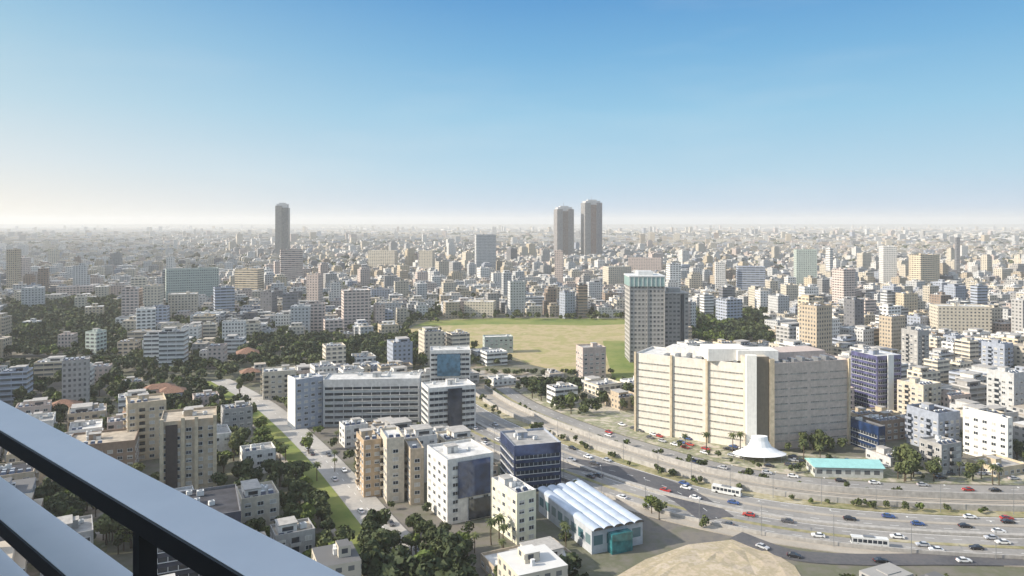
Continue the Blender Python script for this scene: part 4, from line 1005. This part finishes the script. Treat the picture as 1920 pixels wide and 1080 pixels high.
def lane_cars(line, o, z, gap, flip, where_):
    A = offs(line, o); d = rnd.uniform(0, gap); acc = 0
    for i in range(len(A) - 1):
        p = Vector(A[i]); q = Vector(A[i + 1]); L_ = (q - p).length
        while d < acc + L_:
            f = (d - acc) / L_; pos = p + (q - p) * f; dr = math.atan2(q.y - p.y, q.x - p.x); px, py = proj(pos.x, pos.y)
            if 0 < px < 1920 and py < 1085 and pos.y < 400:
                c = rnd.choices(list(CARS), [34, 24, 12, 7, 8, 15])[0]
                if c not in proto: proto[c] = make_car(c); t = proto[c]
                else: t = copy_tree(proto[c])
                t.location = (pos.x, pos.y, z + .006); t.rotation_euler = (0, 0, dr + (0 if flip else math.pi)); carl.append((t, c, where_, px))
            d += gap * rnd.choice((.28, .35, .5, .9, 1.4, 2.3))
        acc += L_
for k, o in enumerate((2.95, 6.45, 11.9, 15.3)):
    lane_cars(HW, -o, .45, 48, True, 'near side highway lane %s from the median' % NUM[k + 1]); lane_cars(HW, o, .45, 46, False, 'far side highway lane %s from the median' % NUM[k + 1])
lane_cars(HW, 44.5, .40, 38, True, 'service road'); lane_cars(HW, 48.7, .40, 38, False, 'service road'); lane_cars(RAMP, 3, .62, 40, False, 'slip road'); lane_cars(AV, -7.7, .40, 28, True, 'near lane of the avenue'); lane_cars(AV, -1.2, .40, 28, False, 'far lane of the avenue'); lane_cars(FR, 2, .35, 30, True, 'frontage road')
for o in (59, 64.5, 72, 77.5): lane_cars(HW, o, .22, 10 if o > 60 else 22, o > 70, 'forecourt, row %s from the service road' % NUM[(59, 64.5, 72, 77.5).index(o) + 1])
def f_bus(mb): mb.box(-5.8, 5.8, -1.25, 1.25, .35, 3.0)
BB = _p(f_bus, 'body', [M_frame])
def f_bg(mb):
    for y in (-1.262, 1.25):
        for k in range(7): mb.box(-5.4 + k * 1.55, -4.1 + k * 1.55, y, y + .012, 1.4, 2.5)
    mb.box(-5.83, -5.802, -1.1, 1.1, 1.2, 2.7); mb.box(5.802, 5.82, -1.0, 1.0, 1.5, 2.6)
BG = _p(f_bg, 'windows', [M_glass]); mb = MB(); mb.box(-2, 1.5, -.8, .8, 3.003, 3.3); BA = mb.mesh('roof_unit', M_metal); mb = MB(); mb.tube((0, -.14, 0), (0, .14, 0), .48, .48, 14); BT = mb.mesh('wheel', M_tyre)
for k, (i, o) in enumerate(((75, -15.3), (60, 15.3))):
    A = offs(HW, o); p = A[i]; q = A[i + 1]; px, py = proj(*p)
    if any((ct.location.x - p[0]) ** 2 + (ct.location.y - p[1]) ** 2 < 90 for ct, _, _, _ in carl): pass
    for e in [e for e in carl if (e[0].location.x - p[0]) ** 2 + (e[0].location.y - p[1]) ** 2 < 95]: e[0].location.x += 9 * (1 if q[0] > p[0] else -1) * (1 if e[0].location.x > p[0] else -1); e[0].location.y += 9 * (q[1] - p[1]) / max(.1, abs(q[0] - p[0])) * (1 if e[0].location.x > p[0] else -1)
    b = thing('bus', 'long white bus on the ' + ('near side of the highway', 'far side of the highway')[k], 'bus', (*p, .46 if o < 40 else .41), math.atan2(q[1] - p[1], q[0] - p[0]), 'buses on the highway')
    inst('body', BB, b); inst('windows', BG, b); inst('roof_unit', BA, b)
    for x in (-3.8, 3.6):
        for y in (-1.12, 1.12): inst('wheel', BT, b, (x, y, .48))
g = {}
for t, c, wh, px in carl: g.setdefault((c, wh), []).append((px, t))
for (c, wh), l in g.items():
    l.sort(key=lambda q: q[0])
    for k, (px, t) in enumerate(l): t['label'] = ('only %s car on the %s' % (c, wh)) if len(l) == 1 else '%s %s car from left on the %s' % (ORD[k], c, wh)
print('cars', len(carl))
mb = MB(); mb.tube((0, 0, 0), (0, 0, 11), .12, .07, 8); LP = mb.mesh('pole', M_metal)
mb = MB(); mb.tube((0, 0, 11), (0, -2.2, 11.5), .06, .05, 6); LA = mb.mesh('arm', M_metal)
mb = MB(); mb.box(-.18, .18, -2.9, -2.1, 11.42, 11.6); LH = mb.mesh('lamp_head', M_frame)
ll = []
for o in (-18.6, 20.0):
    A = offs(HW, o)
    for k in range(30, len(A) - 20, 6):
        px, py = proj(*A[k])
        if not (0 < px < 1920): continue
        t = thing('street_lamp', '', 'street lamp', (*A[k], .1), 0, 'street lamps along the highway'); inst('pole', LP, t); inst('arm', LA, t, rz=0 if o > 0 else math.pi); inst('lamp_head', LH, t, rz=0 if o > 0 else math.pi)
        ll.append((px, t, 'near' if o < 0 else 'far'))
for sd in ('near', 'far'):
    for k, (px, t, s_) in enumerate(sorted([q for q in ll if q[2] == sd], key=lambda q: q[0])): t['label'] = 'grey street lamp on %s side of the highway, %s from left' % (sd, ORD[k])

# ------------------------------------------------------------------ the viewer's tower: balcony rail, slab, facade
AZ = R(49.6); rotT = -AZ       # local +y = along d (left, forward); local +x = outward n
root = thing('balcony_railing', 'blue grey metal balcony railing of broad horizontal slats at lower left', 'railing', (0, 0, CAMH - 1.72), AZ)
m_rail, N, L, P = newmat('brushed_aluminium'); co = geo_pos(N)
L.new(ramp(N, L, noise(N, L, 3, 5, co), [(.3, (.74, .77, .80)), (.7, (.84, .86, .88))]), P.inputs['Base Color']); mpr = N.new('ShaderNodeMapping'); mpr.inputs['Rotation'].default_value = (0, 0, -AZ); mpr.inputs['Scale'].default_value = (90, 3, 90); L.new(co, mpr.inputs[0])
sc_ = noise(N, L, 1.0, 6, mpr.outputs[0], .7); L.new(mathn(N, L, 'ADD', mathn(N, L, 'MULTIPLY', sc_, .5), .25), P.inputs['Roughness']); bp = N.new('ShaderNodeBump'); bp.inputs['Strength'].default_value = .08; bp.inputs['Distance'].default_value = .002; L.new(sc_, bp.inputs['Height']); L.new(bp.outputs[0], P.inputs['Normal'])
M_dk = plain('dark_steel_and_shade', (.018, .017, .018), .5, .1)
for k, b in enumerate((.62, .887, 1.139, 1.40)):
    z = 1.72 - b; mb = MB(); a0, a1 = .668, .788; e = .006
    mb.box(a0 + .006, a1, -3.0, 9.0, z - .018, z - .0, 0)
    sl_ = mb.build('slat', m_rail, root)
    mb = MB(); mb.box(a0, a0 + .0055, -3.0, 9.0, z - .043, z - .001, 0); mb.box(a0 + .012, a1 - .01, -3.0, 9.0, z - .043, z - .0185, 0); mb.build('slat_shade', M_dk, sl_)  # black strips paint the shade on each slat's inner edge and underside
for k in range(9):
    t = -2.05 + k * 1.25
    mb = MB(); mb.box(.70, .74, t - .016, t + .016, 0.0, 1.72 - .62 - .044, 0); mb.build('post', M_dk, root)
tw = thing('residential_tower', 'tall pale tower the view is taken from, just behind the balcony', 'tower', (0, 0, 0), AZ)
mb = MB(); mb.box(-30, -1.8, -16, 22, 0, 150); mb.build('walls', wwin('light grey', 3), tw)
mb = MB(); mb.box(-30.5, -1.3, -16.5, 22.5, 150.003, 151.5); mb.build('roof', M_conc, tw)
mb = MB(); mb.box(-1.797, .85, -3.2, 9.2, CAMH - 2.0, CAMH - 1.72); mb.build('balcony_floor', M_conc, tw)
building('added_shade_tower', 'tall grey unseen tower added left of the view to shade the near blocks', 'tower', -285, 232, 30, 26, 118, R(20), 'light grey', 'grey', 3, foot=False, items={'ac': 2})  # added out of view to cast shade on the near blocks

# ------------------------------------------------------------------ haze
mb = MB(); mb.box(-15500, 15500, -400, 15500, -1.5, 215)
hz = mb.build('haze', []) if False else None
me = bpy.data.meshes.new('haze'); me.from_pydata(mb.v, [], mb.f)
m = bpy.data.materials.new('air'); m.use_nodes = True; N = m.node_tree.nodes; N.clear(); out = N.new('ShaderNodeOutputMaterial'); pv = N.new('ShaderNodeVolumePrincipled')
pv.inputs['Color'].default_value = (.97, .955, .92, 1); pv.inputs['Density'].default_value = 0.00010; pv.inputs['Anisotropy'].default_value = .1
m.node_tree.links.new(pv.outputs[0], out.inputs['Volume']); me.materials.append(m)
hz = inst('haze', me); hz['kind'] = 'stuff'; hz['label'] = 'pale air that fades the far city towards the horizon'; hz['category'] = 'haze'
